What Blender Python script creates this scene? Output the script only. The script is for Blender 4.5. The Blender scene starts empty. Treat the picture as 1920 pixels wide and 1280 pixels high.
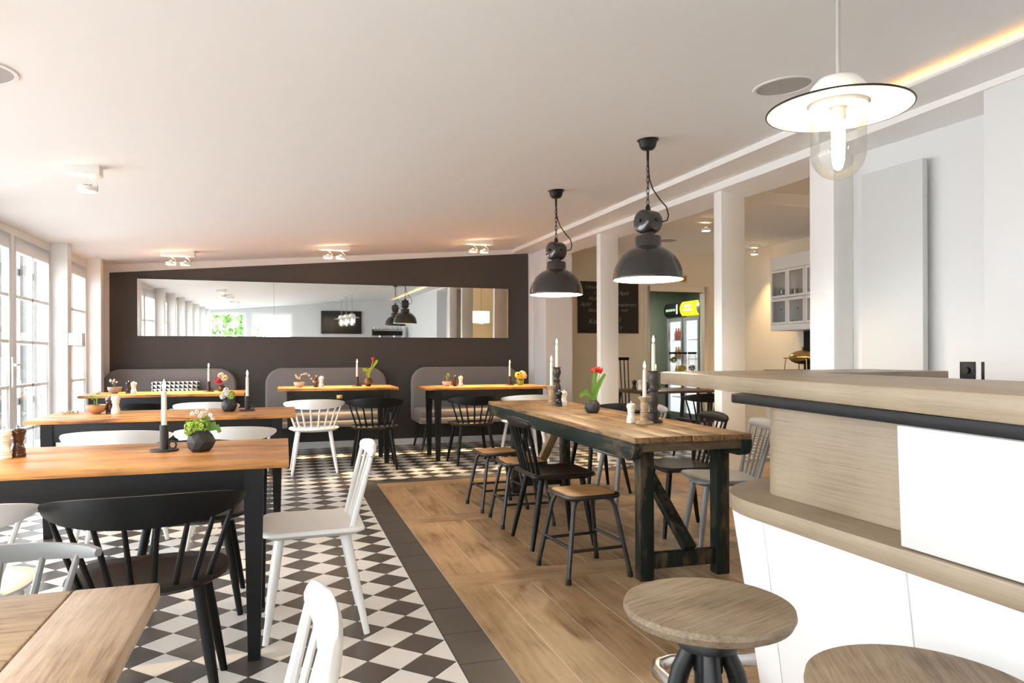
import bpy, bmesh, math, random
from mathutils import Vector, Matrix, Euler
PI = math.pi
random.seed(7)
SC = bpy.context.scene
COL = SC.collection

# ------------------------------------------------------------------ camera, world, light, exposure
cam_d = bpy.data.cameras.new('camera')
cam = bpy.data.objects.new('camera', cam_d)
COL.objects.link(cam)
cam_d.sensor_width = 36.0
cam_d.lens = 1322.3 / 1920 * 36
cam_d.shift_y = 29.2 / 1920
cam_d.clip_start = 0.02
cam_d.clip_end = 200
cam.matrix_world = (Matrix.Translation((0, 0, 1.1477)) @ Matrix.Rotation(-0.3109, 4, 'Z')
                    @ Matrix.Rotation(PI / 2, 4, 'X') @ Matrix.Rotation(-0.003, 4, 'Z'))
SC.camera = cam

W = bpy.data.worlds.new('overcast_sky')
SC.world = W
W.use_nodes = True
bg = W.node_tree.nodes['Background']
bg.inputs['Color'].default_value = (0.93, 0.97, 1.0, 1)
bg.inputs['Strength'].default_value = 8.5

SC.view_settings.view_transform = 'Standard'
SC.view_settings.look = 'None'
SC.view_settings.exposure = 0.72
SC.view_settings.gamma = 1.0
SC.view_settings.use_curve_mapping = False
SC.cycles.max_bounces = 10
SC.cycles.diffuse_bounces = 6
SC.cycles.glossy_bounces = 4
SC.cycles.transparent_max_bounces = 12
SC.cycles.sample_clamp_indirect = 6.0
SC.cycles.caustics_reflective = False
SC.cycles.caustics_refractive = False

WARM = (1.0, 0.70, 0.40)
SPOT_POWER = 70.0
SPILL_POWER = 1.2


def portal(loc, sx, sy, rot):
    l = bpy.data.lights.new('window_portal', 'AREA')
    l.shape = 'RECTANGLE'
    l.size, l.size_y = sx, sy
    l.cycles.is_portal = True
    o = bpy.data.objects.new('window_portal', l)
    o.location = loc
    o.rotation_euler = rot
    COL.objects.link(o)


portal((-2.16, 3.3, 1.1), 2.2, 12.0, (0, -PI / 2, 0))      # window wall, light travels +X
portal((-0.95, -2.62, 1.15), 2.3, 2.1, (PI / 2, 0, 0))     # windows behind the camera


# ------------------------------------------------------------------ materials
def newmat(name):
    m = bpy.data.materials.new(name)
    m.use_nodes = True
    nt = m.node_tree
    return m, nt, nt.nodes['Principled BSDF']


def plain(name, col, rough=0.5, metal=0.0, coat=0.0, bump=0.0, bscale=60.0, var=0.0, emit=None, estr=0.0, spec=None, sheen=0.0):
    m, nt, p = newmat(name)
    c = (*col, 1)
    p.inputs['Base Color'].default_value = c
    p.inputs['Roughness'].default_value = rough
    p.inputs['Metallic'].default_value = metal
    p.inputs['Coat Weight'].default_value = coat
    if spec is not None:
        p.inputs['Specular IOR Level'].default_value = spec
    if sheen:
        p.inputs['Sheen Weight'].default_value = sheen
    if emit:
        p.inputs['Emission Color'].default_value = (*emit, 1)
        p.inputs['Emission Strength'].default_value = estr
    tc = nt.nodes.new('ShaderNodeTexCoord')
    if var or bump:
        n = nt.nodes.new('ShaderNodeTexNoise')
        n.inputs['Scale'].default_value = bscale
        n.inputs['Detail'].default_value = 4
        nt.links.new(tc.outputs['Object'], n.inputs['Vector'])
        if var:
            mx = nt.nodes.new('ShaderNodeMix')
            mx.data_type = 'RGBA'
            mx.inputs[6].default_value = tuple(v * (1 - var) for v in col) + (1,)
            mx.inputs[7].default_value = tuple(min(1, v * (1 + var)) for v in col) + (1,)
            nt.links.new(n.outputs['Fac'], mx.inputs[0])
            nt.links.new(mx.outputs[2], p.inputs['Base Color'])
        if bump:
            b = nt.nodes.new('ShaderNodeBump')
            b.inputs['Strength'].default_value = bump
            b.inputs['Distance'].default_value = 0.01
            nt.links.new(n.outputs['Fac'], b.inputs['Height'])
            nt.links.new(b.outputs['Normal'], p.inputs['Normal'])
    return m


def wood(name, cols, axis=0, scale=1.0, rough=0.5, stretch=14.0, bump=0.15, rnd=0.12, coat=0.0, contrast=0, rotz=0.0):
    """grain along local axis; cols = 3 colours dark to light"""
    m, nt, p = newmat(name)
    L = nt.links
    tc = nt.nodes.new('ShaderNodeTexCoord')
    oi = nt.nodes.new('ShaderNodeObjectInfo')
    off = nt.nodes.new('ShaderNodeVectorMath')
    off.operation = 'MULTIPLY_ADD'
    off.inputs[1].default_value = (37.0, 53.0, 29.0)
    L.new(oi.outputs['Random'], off.inputs[0])
    L.new(tc.outputs['Object'], off.inputs[2])
    mp = nt.nodes.new('ShaderNodeMapping')
    s = [scale * stretch] * 3
    s[axis] = scale
    mp.inputs['Scale'].default_value = s
    src = off.outputs[0]
    if rotz:
        m0 = nt.nodes.new('ShaderNodeMapping')
        m0.inputs['Rotation'].default_value = (0, 0, rotz)
        L.new(src, m0.inputs['Vector'])
        src = m0.outputs[0]
    L.new(src, mp.inputs['Vector'])
    n1 = nt.nodes.new('ShaderNodeTexNoise')
    n1.inputs['Scale'].default_value = 2.2
    n1.inputs['Detail'].default_value = 8
    n1.inputs['Roughness'].default_value = 0.65
    n1.inputs['Distortion'].default_value = 0.6
    L.new(mp.outputs[0], n1.inputs['Vector'])
    n2 = nt.nodes.new('ShaderNodeTexNoise')
    n2.inputs['Scale'].default_value = 2.0 * scale
    n2.inputs['Detail'].default_value = 3
    L.new(off.outputs[0], n2.inputs['Vector'])
    add = nt.nodes.new('ShaderNodeMath')
    add.operation = 'MULTIPLY_ADD'
    add.inputs[1].default_value = 0.45
    L.new(n2.outputs['Fac'], add.inputs[0])
    mul = nt.nodes.new('ShaderNodeMath')
    mul.operation = 'MULTIPLY'
    mul.inputs[1].default_value = 0.62
    L.new(n1.outputs['Fac'], mul.inputs[0])
    L.new(mul.outputs[0], add.inputs[2])
    rp = nt.nodes.new('ShaderNodeValToRGB')
    e = rp.color_ramp.elements
    e[0].position = 0.44 if contrast else 0.40
    e[0].color = (*cols[0], 1)
    e[1].position = 0.66
    e[1].color = (*cols[2], 1)
    k = e.new(0.515)
    k.color = (*cols[1], 1)
    L.new(add.outputs[0], rp.inputs[0])
    hsv = nt.nodes.new('ShaderNodeHueSaturation')
    mr = nt.nodes.new('ShaderNodeMapRange')
    mr.inputs[3].default_value = 1 - rnd
    mr.inputs[4].default_value = 1 + rnd
    L.new(oi.outputs['Random'], mr.inputs[0])
    L.new(mr.outputs[0], hsv.inputs['Value'])
    L.new(rp.outputs[0], hsv.inputs['Color'])
    colour = hsv.outputs[0]
    if contrast:          # short dark knots and nail streaks of old boards
        m3 = nt.nodes.new('ShaderNodeMapping')
        s3 = [scale * 5.0] * 3
        s3[axis] = scale * 0.9
        m3.inputs['Scale'].default_value = s3
        L.new(off.outputs[0], m3.inputs['Vector'])
        n3 = nt.nodes.new('ShaderNodeTexNoise')
        n3.inputs['Scale'].default_value = 5.0
        n3.inputs['Detail'].default_value = 5
        L.new(m3.outputs[0], n3.inputs['Vector'])
        r3 = nt.nodes.new('ShaderNodeMapRange')
        r3.inputs[1].default_value = 0.62
        r3.inputs[2].default_value = 0.72
        r3.inputs[3].default_value = 0.0
        r3.inputs[4].default_value = 0.7
        L.new(n3.outputs['Fac'], r3.inputs[0])
        mx3 = nt.nodes.new('ShaderNodeMix')
        mx3.data_type = 'RGBA'
        mx3.inputs[7].default_value = tuple(v * .45 for v in cols[0]) + (1,)
        L.new(r3.outputs[0], mx3.inputs[0])
        L.new(colour, mx3.inputs[6])
        colour = mx3.outputs[2]
    L.new(colour, p.inputs['Base Color'])
    p.inputs['Roughness'].default_value = rough
    p.inputs['Coat Weight'].default_value = coat
    if bump:
        b = nt.nodes.new('ShaderNodeBump')
        b.inputs['Strength'].default_value = bump
        b.inputs['Distance'].default_value = 0.004
        L.new(n1.outputs['Fac'], b.inputs['Height'])
        L.new(b.outputs['Normal'], p.inputs['Normal'])
    return m


def worn(name, c1, c2, thr=0.56, scale=14.0, rough=0.65, axis=0):
    """old paint with bare wood showing through"""
    m, nt, p = newmat(name)
    L = nt.links
    tc = nt.nodes.new('ShaderNodeTexCoord')
    mp = nt.nodes.new('ShaderNodeMapping')
    s = [1.0] * 3
    s[axis] = 0.25
    mp.inputs['Scale'].default_value = s
    n = nt.nodes.new('ShaderNodeTexNoise')
    n.inputs['Scale'].default_value = scale
    n.inputs['Detail'].default_value = 9
    n.inputs['Roughness'].default_value = 0.7
    L.new(tc.outputs['Object'], mp.inputs[0])
    L.new(mp.outputs[0], n.inputs['Vector'])
    rp = nt.nodes.new('ShaderNodeValToRGB')
    e = rp.color_ramp.elements
    e[0].position = thr - 0.06
    e[0].color = (*c1, 1)
    e[1].position = thr + 0.06
    e[1].color = (*c2, 1)
    L.new(n.outputs['Fac'], rp.inputs[0])
    L.new(rp.outputs[0], p.inputs['Base Color'])
    p.inputs['Specular IOR Level'].default_value = 0.25
    p.inputs['Roughness'].default_value = rough
    b = nt.nodes.new('ShaderNodeBump')
    b.inputs['Strength'].default_value = 0.3
    b.inputs['Distance'].default_value = 0.004
    L.new(n.outputs['Fac'], b.inputs['Height'])
    L.new(b.outputs['Normal'], p.inputs['Normal'])
    return m


def glassy(name, tint=(1, 1, 1), refl=0.06, rough=0.0):
    m = bpy.data.materials.new(name)
    m.use_nodes = True
    nt = m.node_tree
    nt.nodes.clear()
    o = nt.nodes.new('ShaderNodeOutputMaterial')
    t = nt.nodes.new('ShaderNodeBsdfTransparent')
    t.inputs[0].default_value = (*tint, 1)
    g = nt.nodes.new('ShaderNodeBsdfGlossy')
    g.inputs['Roughness'].default_value = rough
    fr = nt.nodes.new('ShaderNodeFresnel')
    fr.inputs['IOR'].default_value = 1.45
    mth = nt.nodes.new('ShaderNodeMath')
    mth.operation = 'MULTIPLY_ADD'
    mth.inputs[1].default_value = 0.45
    mth.inputs[2].default_value = refl * 0.3
    mx = nt.nodes.new('ShaderNodeMixShader')
    nt.links.new(fr.outputs[0], mth.inputs[0])
    nt.links.new(mth.outputs[0], mx.inputs[0])
    nt.links.new(t.outputs[0], mx.inputs[1])
    nt.links.new(g.outputs[0], mx.inputs[2])
    nt.links.new(mx.outputs[0], o.inputs[0])
    return m


def glow(name, col, s):
    m = bpy.data.materials.new(name)
    m.use_nodes = True
    nt = m.node_tree
    nt.nodes.clear()
    o = nt.nodes.new('ShaderNodeOutputMaterial')
    e = nt.nodes.new('ShaderNodeEmission')
    e.inputs[0].default_value = (*col, 1)
    e.inputs[1].default_value = s
    nt.links.new(e.outputs[0], o.inputs[0])
    return m


def triangle_print(name):
    m, nt, p = newmat(name)
    L = nt.links
    tc = nt.nodes.new('ShaderNodeTexCoord')
    sx = nt.nodes.new('ShaderNodeSeparateXYZ')
    L.new(tc.outputs['Object'], sx.inputs[0])

    def mth(op, a, b=None):
        n = nt.nodes.new('ShaderNodeMath')
        n.operation = op
        for i, v in enumerate((a, b)):
            if v is None:
                continue
            if isinstance(v, (int, float)):
                n.inputs[i].default_value = v
            else:
                L.new(v, n.inputs[i])
        return n.outputs[0]
    u = mth('FRACT', mth('MULTIPLY', sx.outputs['X'], 21.0))
    v = mth('FRACT', mth('MULTIPLY', sx.outputs['Z'], 21.0))
    t = mth('GREATER_THAN', mth('ADD', u, v), 1.0)
    mx = nt.nodes.new('ShaderNodeMix')
    mx.data_type = 'RGBA'
    mx.inputs[6].default_value = (0.02, 0.02, 0.025, 1)
    mx.inputs[7].default_value = (0.85, 0.84, 0.82, 1)
    L.new(t, mx.inputs[0])
    L.new(mx.outputs[2], p.inputs['Base Color'])
    p.inputs['Roughness'].default_value = 0.9
    return m


M = dict(
    wall=plain('white_wall_paint', (0.69, 0.70, 0.71), 0.75, bump=0.02, bscale=200),
    ceil=plain('ceiling_paint', (0.87, 0.88, 0.89), 0.85),
    beige=plain('warm_white_paint', (0.74, 0.67, 0.55), 0.75),
    dark=plain('charcoal_wall_paint', (0.041, 0.040, 0.040), 0.6, var=0.08, bscale=3),
    trim=plain('white_gloss_paint', (0.83, 0.83, 0.82), 0.4),
    grout=plain('grout', (0.16, 0.15, 0.14), 0.9),
    tile_w=plain('cream_tile', (0.70, 0.685, 0.655), 0.28, var=0.03, bscale=9),
    tile_d=plain('anthracite_tile', (0.060, 0.055, 0.052), 0.30, var=0.12, bscale=9),
    border=plain('dark_border_tile', (0.062, 0.056, 0.050), 0.42, var=0.15, bscale=20),
    oakfloor=wood('oak_floor_plank', ((0.17, 0.095, 0.042), (0.34, 0.215, 0.11), (0.44, 0.295, 0.16)), axis=1, scale=1.3, rough=0.42, rnd=0.13, stretch=10),
    honey=wood('honey_pine', ((0.14, 0.045, 0.012), (0.46, 0.195, 0.050), (0.62, 0.315, 0.100)), axis=0, scale=1.4, rough=0.36, rnd=0.10, stretch=18, contrast=1),
    oak0=wood('weathered_oak', ((0.20, 0.125, 0.078), (0.44, 0.315, 0.205), (0.56, 0.43, 0.30)), axis=0, scale=3.2, rough=0.42, rnd=0.06, stretch=16),
    oak0y=wood('weathered_oak_end', ((0.15, 0.088, 0.054), (0.37, 0.25, 0.155), (0.50, 0.37, 0.25)), axis=1, scale=3.2, rough=0.42, rnd=0.06, stretch=16),
    bench=wood('old_bench_wood', ((0.045, 0.023, 0.010), (0.185, 0.103, 0.040), (0.295, 0.178, 0.077)), axis=1, scale=1.7, rough=0.5, rnd=0.18, stretch=14, contrast=1),
    bench_x=wood('old_bench_end_wood', ((0.05, 0.034, 0.018), (0.105, 0.072, 0.037), (0.16, 0.115, 0.06)), axis=0, scale=2.2, rough=0.6),
    green=worn('worn_green_paint', (0.006, 0.013, 0.010), (0.085, 0.06, 0.032), 0.58, 11, axis=1),
    greenz=worn('worn_green_paint_post', (0.008, 0.012, 0.009), (0.075, 0.052, 0.027), 0.56, 11, axis=2),
    barwood=wood('limed_oak_veneer', ((0.205, 0.152, 0.098), (0.262, 0.200, 0.135), (0.31, 0.244, 0.170)), axis=1, scale=1.8, rough=0.42, rnd=0.0, stretch=60, bump=0.04),
    barwood_r=wood('limed_oak_top', ((0.205, 0.152, 0.098), (0.262, 0.200, 0.135), (0.31, 0.244, 0.170)), axis=1, scale=1.8, rough=0.36, rnd=0.0, stretch=60, bump=0.04, rotz=.2055),
    stoolwood=wood('driftwood_seat', ((0.11, 0.075, 0.048), (0.205, 0.145, 0.092), (0.29, 0.225, 0.158)), axis=0, scale=3.0, rough=0.6, rnd=0.05, stretch=22, bump=0.3),
    stoolseat=wood('golden_plywood', ((0.18, 0.085, 0.025), (0.36, 0.19, 0.06), (0.45, 0.26, 0.10)), axis=0, scale=3.0, rough=0.45),
    palebrace=wood('bare_brace_wood', ((0.13, 0.085, 0.045), (0.25, 0.17, 0.09), (0.34, 0.24, 0.14)), axis=2, scale=2, rough=0.6),
    frame=plain('black_table_paint', (0.007, 0.0075, 0.0085), 0.5, spec=0.25, var=0.2, bscale=12, bump=0.05),
    cw=plain('white_lacquer', (0.80, 0.80, 0.79), 0.33),
    cb=plain('black_lacquer', (0.005, 0.005, 0.005), 0.42, spec=0.2),
    cg=plain('grey_lacquer', (0.23, 0.23, 0.23), 0.38),
    seatb=plain('black_seat_lacquer', (0.012, 0.009, 0.008), 0.40, spec=0.25),
    fabric=plain('grey_wool', (0.19, 0.182, 0.185), 0.95, bump=0.5, bscale=420, var=0.25, sheen=0.3),
    blackmetal=plain('black_metal', (0.009, 0.009, 0.010), 0.38, metal=0.2),
    iron=plain('raw_iron', (0.055, 0.053, 0.052), 0.42, metal=0.75, var=0.35, bscale=30),
    enamel=plain('dark_grey_enamel', (0.030, 0.028, 0.028), 0.16, coat=0.3),
    white_in=plain('white_enamel', (0.88, 0.87, 0.84), 0.35),
    chrome=plain('brushed_steel', (0.62, 0.61, 0.60), 0.25, metal=1.0),
    brass=plain('brass', (0.60, 0.42, 0.16), 0.3, metal=1.0),
    lam=plain('white_laminate', (0.80, 0.80, 0.80), 0.38),
    board=plain('chalkboard', (0.020, 0.016, 0.012), 0.75),
    chalk=plain('chalk', (0.46, 0.43, 0.39), 0.9),
    mirror=plain('mirror_glass', (0.86, 0.88, 0.88), 0.015, metal=1.0),
    glass=glassy('window_glass'),
    glassjar=glassy('clear_glass', (0.97, 0.97, 0.95), 0.1),
    wax=plain('candle_wax', (0.86, 0.82, 0.72), 0.45),
    flame=glow('candle_flame', (1.0, 0.62, 0.22), 22.0),
    wick=plain('wick', (0.02, 0.015, 0.01), 0.9),
    matteblack=plain('matte_black_ceramic', (0.020, 0.020, 0.021), 0.55),
    millw=plain('cream_gloss', (0.82, 0.79, 0.72), 0.25),
    millb=plain('black_gloss', (0.014, 0.012, 0.012), 0.15),
    millbr=plain('chocolate_gloss', (0.045, 0.014, 0.006), 0.15, coat=0.5),
    copper=plain('copper_bowl', (0.52, 0.30, 0.17), 0.4, metal=0.4),
    clay=plain('grey_clay', (0.27, 0.26, 0.25), 0.6),
    clayp=plain('pale_clay', (0.52, 0.46, 0.42), 0.55),
    leaf=plain('leaf_green', (0.10, 0.24, 0.03), 0.5, var=0.3, bscale=30),
    leafl=plain('lime_leaf', (0.34, 0.48, 0.05), 0.5, var=0.25, bscale=30),
    hydr=plain('hydrangea_green', (0.42, 0.58, 0.10), 0.6, var=0.25, bscale=60),
    petalw=plain('white_petal', (0.86, 0.85, 0.82), 0.6),
    petalr=plain('red_petal', (0.55, 0.025, 0.018), 0.45, var=0.3, bscale=40),
    petalp=plain('crimson_petal', (0.42, 0.03, 0.07), 0.5),
    petaly=plain('yellow_petal', (0.80, 0.66, 0.04), 0.6),
    petalc=plain('cream_petal', (0.80, 0.70, 0.52), 0.6),
    twig=plain('twig', (0.22, 0.15, 0.08), 0.7),
    dkwood=plain('dark_turned_wood', (0.040, 0.036, 0.036), 0.45, var=0.3, bscale=40),
    ltwood=plain('pale_turned_wood', (0.40, 0.28, 0.17), 0.6, var=0.25, bscale=35),
    bronze=plain('bronze_glass', (0.10, 0.055, 0.025), 0.15, metal=0.3),
    screen=plain('tv_screen', (0.012, 0.012, 0.013), 0.2),
    plastic=plain('black_plastic', (0.007, 0.007, 0.008), 0.45, spec=0.25),
    greyfab=plain('speaker_grille', (0.42, 0.41, 0.41), 0.8),
    sage=plain('sage_paint', (0.30, 0.33, 0.25), 0.6),
    pillow=triangle_print('triangle_print_cotton'),
    wicker=wood('wicker', ((0.20, 0.10, 0.04), (0.38, 0.22, 0.10), (0.50, 0.32, 0.16)), axis=0, scale=6, rough=0.6),
    darktable=wood('dark_walnut', ((0.030, 0.014, 0.007), (0.075, 0.035, 0.016), (0.11, 0.055, 0.027)), axis=0, scale=2, rough=0.35),
    bulb=glow('lit_bulb', (1.0, 0.86, 0.62), 14.0),
    bulb_jar=glow('lit_jar_bulb', (1.0, 0.78, 0.50), 95.0),
    spotface=glow('lit_spot_lens', (1.0, 0.80, 0.52), 16.0),
    coolglow=glow('cooler_light', (0.93, 0.97, 1.0), 1.0),
    signy=glow('yellow_lightbox', (1.0, 0.86, 0.02), 1.3),
    signw=glow('sign_marks', (0.55, 0.85, 0.45), 0.7),
    drum=glow('lit_lamp_fabric', (1.0, 0.84, 0.55), 3.0),
    led=glow('led_strip', (1.0, 0.48, 0.15), 10.0),
    steel=plain('cooler_steel', (0.45, 0.46, 0.46), 0.35, metal=0.8),
    bottle_r=plain('red_drink', (0.60, 0.06, 0.04), 0.25),
    bottle_o=plain('orange_drink', (0.65, 0.20, 0.03), 0.25),
    stone=plain('outdoor_paving', (0.55, 0.55, 0.54), 0.9, var=0.15, bscale=3),
    plank_out=plain('weathered_fence_board', (0.085, 0.083, 0.08), 0.85, var=0.25, bscale=5),
    dkline=plain('seam_dark', (0.10, 0.10, 0.10), 0.8),
    brown=plain('brown_curtain', (0.25, 0.18, 0.10), 0.9),
)


# ------------------------------------------------------------------ mesh builder
class MB:
    def __init__(s):
        s.v, s.f, s.m = [], [], []
        s.mi = 0

    def add(s, vs, fs):
        b = len(s.v)
        s.v += [tuple(v) for v in vs]
        for f in fs:
            s.f.append(tuple(b + i for i in f))
            s.m.append(s.mi)
        return s

    def box(s, x0, x1, y0, y1, z0, z1):
        return s.add([(x0, y0, z0), (x1, y0, z0), (x1, y1, z0), (x0, y1, z0), (x0, y0, z1), (x1, y0, z1), (x1, y1, z1), (x0, y1, z1)],
                     [(3, 2, 1, 0), (4, 5, 6, 7), (0, 1, 5, 4), (1, 2, 6, 5), (2, 3, 7, 6), (3, 0, 4, 7)])

    def hexa(s, bot, top):
        return s.add(list(bot) + list(top), [(3, 2, 1, 0), (4, 5, 6, 7), (0, 1, 5, 4), (1, 2, 6, 5), (2, 3, 7, 6), (3, 0, 4, 7)])

    def bar(s, p0, p1, w, h, up=(0, 0, 1)):
        p0, p1 = Vector(p0), Vector(p1)
        d = (p1 - p0).normalized()
        a = d.cross(Vector(up))
        if a.length < 1e-4:
            a = d.cross(Vector((1, 0, 0)))
        a.normalize()
        b = a.cross(d).normalized()
        a, b = a * w / 2, b * h / 2
        q = lambda p: [p - a - b, p + a - b, p + a + b, p - a + b]
        return s.hexa(q(p0), q(p1))

    def tube(s, path, r, n=8, closed=False, cap=True):
        P = [Vector(p) for p in path]
        R = r if isinstance(r, (list, tuple)) else [r] * len(P)
        N = len(P)
        rings = []
        prev = None
        for i in range(N):
            if closed:
                t = P[(i + 1) % N] - P[i - 1]
            else:
                t = P[min(i + 1, N - 1)] - P[max(i - 1, 0)]
            t.normalize()
            if prev is None:
                u = t.cross(Vector((0, 0, 1)))
                if u.length < 1e-3:
                    u = t.cross(Vector((1, 0, 0)))
            else:
                u = prev - t * prev.dot(t)
            u.normalize()
            prev = u
            w = t.cross(u)
            rings.append([P[i] + (u * math.cos(2 * PI * k / n) + w * math.sin(2 * PI * k / n)) * R[i] for k in range(n)])
        vs = [v for ring in rings for v in ring]
        fs = []
        for i in range(N if closed else N - 1):
            j = (i + 1) % N
            for k in range(n):
                l = (k + 1) % n
                fs.append((i * n + k, i * n + l, j * n + l, j * n + k))
        if cap and not closed:
            fs.append(tuple(range(n - 1, -1, -1)))
            fs.append(tuple((N - 1) * n + k for k in range(n)))
        return s.add(vs, fs)

    def cyl(s, p0, p1, r0, r1=None, n=12):
        return s.tube([p0, p1], [r0, r0 if r1 is None else r1], n)

    def lathe(s, prof, n=24, c=(0, 0, 0), axis='Z', caps=True):
        vs, fs = [], []
        for (r, z) in prof:
            for k in range(n):
                a = 2 * PI * k / n
                x, y = r * math.cos(a), r * math.sin(a)
                q = (x, y, z) if axis == 'Z' else ((z, x, y) if axis == 'X' else (y, z, x))
                vs.append((c[0] + q[0], c[1] + q[1], c[2] + q[2]))
        for i in range(len(prof) - 1):
            for k in range(n):
                l = (k + 1) % n
                fs.append((i * n + k, i * n + l, (i + 1) * n + l, (i + 1) * n + k))
        if caps:
            if prof[0][0] > 1e-5:
                fs.append(tuple(range(n - 1, -1, -1)))
            if prof[-1][0] > 1e-5:
                fs.append(tuple((len(prof) - 1) * n + k for k in range(n)))
        return s.add(vs, fs)

    def prism(s, poly, z0, z1, top=None):
        """poly list of (x,y) ccw; top optional other outline"""
        n = len(poly)
        top = top or poly
        zz = (lambda z, p: z(p) if callable(z) else z)
        vs = [(x, y, zz(z0, (x, y))) for x, y in poly] + [(x, y, zz(z1, (x, y))) for x, y in top]
        fs = [tuple(range(n - 1, -1, -1)), tuple(range(n, 2 * n))]
        for i in range(n):
            j = (i + 1) % n
            fs.append((i, j, n + j, n + i))
        return s.add(vs, fs)

    def ball(s, c, r, nu=12, nv=8, sc=(1, 1, 1)):
        prof = [(r * math.sin(PI * i / nv), -r * math.cos(PI * i / nv)) for i in range(nv + 1)]
        b = len(s.v)
        s.lathe([(max(p[0], 1e-5), p[1]) for p in prof], nu, (0, 0, 0), caps=False)
        for i in range(b, len(s.v)):
            v = s.v[i]
            s.v[i] = (c[0] + v[0] * sc[0], c[1] + v[1] * sc[1], c[2] + v[2] * sc[2])
        return s

    def mesh(s, name, mats, bevel=0.0, smooth=40, seg=2):
        me = bpy.data.meshes.new(name)
        me.from_pydata(s.v, [], s.f)
        mats = mats if isinstance(mats, (list, tuple)) else [mats]
        for m in mats:
            me.materials.append(M[m] if isinstance(m, str) else m)
        if len(mats) > 1:
            me.polygons.foreach_set('material_index', s.m)
        bm = bmesh.new()
        bm.from_mesh(me)
        bmesh.ops.remove_doubles(bm, verts=bm.verts, dist=1e-6)
        bmesh.ops.recalc_face_normals(bm, faces=bm.faces)
        if bevel:
            es = [e for e in bm.edges if len(e.link_faces) == 2 and e.calc_face_angle(0) > math.radians(30)]
            bmesh.ops.bevel(bm, geom=es, offset=bevel, segments=seg, affect='EDGES', clamp_overlap=True, profile=0.5)
        bm.to_mesh(me)
        bm.free()
        if smooth:
            me.polygons.foreach_set('use_smooth', [True] * len(me.polygons))
            me.set_sharp_from_angle(angle=math.radians(smooth))
        me.update()
        return me

    def build(s, name, mats, parent=None, bevel=0.0, smooth=40, loc=None, rz=0.0, seg=2):
        return obj(name, s.mesh(name, mats, bevel, smooth, seg), parent, loc, rz)


def obj(name, me, parent=None, loc=None, rz=0.0):
    o = bpy.data.objects.new(name, me)
    COL.objects.link(o)
    if parent:
        o.parent = parent
    if loc:
        o.location = loc
    if rz:
        o.rotation_euler = (0, 0, rz)
    return o


def tag(o, label, cat, group=None):
    o['label'] = label
    o['category'] = cat
    if group:
        o['group'] = group
    return o


def thing(name, label, cat, loc=(0, 0, 0), rz=0.0, group=None):
    o = bpy.data.objects.new(name, None)
    COL.objects.link(o)
    o.location = loc
    o.rotation_euler = (0, 0, rz)
    o.empty_display_size = 0.05
    return tag(o, label, cat, group)


def struct(o, label=None):
    o['kind'] = 'structure'
    if label:
        o['label'] = label
    return o


def holder(name, label=None):
    o = bpy.data.objects.new(name, None)
    COL.objects.link(o)
    return struct(o, label)


def B(*a):
    return MB().box(*a)


KIT = {}


def kit(key, maker):
    """maker() -> list of (name, mesh, [subparts]); cached, instanced with shared mesh data"""
    if key not in KIT:
        KIT[key] = maker()
    return KIT[key]


def place(parts, root):
    for nm, me, subs in parts:
        o = obj(nm, me, root)
        for n2, m2 in subs:
            obj(n2, m2, o)
    return root


def light(name, kind, parent, loc, power, col=WARM, size=0.05, rot=None, spot=None, blend=0.5):
    l = bpy.data.lights.new(name, kind)
    l.energy = power
    l.color = col
    if kind in ('POINT', 'SPOT'):
        l.shadow_soft_size = size
    if spot:
        l.spot_size = math.radians(spot)
        l.spot_blend = blend
    o = bpy.data.objects.new(name, l)
    COL.objects.link(o)
    o.parent = parent
    o.location = loc
    if rot:
        o.rotation_euler = rot
    return o


# ------------------------------------------------------------------ room numbers
XL, YB, YR = -2.05, 9.308, -2.5
XO, YO, DG = 0.6126, 4.7223, 0.15 * math.sqrt(2)
XW, YW = 0.79, 6.48            # wood field edges
RX1 = 6.5


def zc(x, y):
    return 2.234 + 0.0795 * (x + 2.055) + 0.012 * (y - 9.308)


def zbeam(y):
    return 2.47 + 0.018 * (y - 4.3)


# ------------------------------------------------------------------ floor
fl = holder('floor')
B(XL - .1, RX1 + .6, YR - .1, 11.6, -.12, -.004).build('floor_bed', 'grout', fl, smooth=0)


def clip(poly, x0, x1, y0, y1):
    for ax, lim, sg in ((0, x0, 1), (0, x1, -1), (1, y0, 1), (1, y1, -1)):
        out = []
        for i in range(len(poly)):
            a, b = poly[i - 1], poly[i]
            ia, ib = sg * (a[ax] - lim) >= -1e-9, sg * (b[ax] - lim) >= -1e-9
            if ia != ib:
                t = (lim - a[ax]) / (b[ax] - a[ax])
                out.append((a[0] + t * (b[0] - a[0]), a[1] + t * (b[1] - a[1])))
            if ib:
                out.append(b)
        poly = out
        if len(poly) < 3:
            return []
    return poly


def project(x, y, z):
    s, c = math.sin(.3109), math.cos(.3109)
    d = x * s + y * c
    if d < .3:
        return None
    return 960 + 1322.3 * (x * c - y * s) / d, 669.2 + 1322.3 * (1.1477 - z) / d, d


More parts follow.
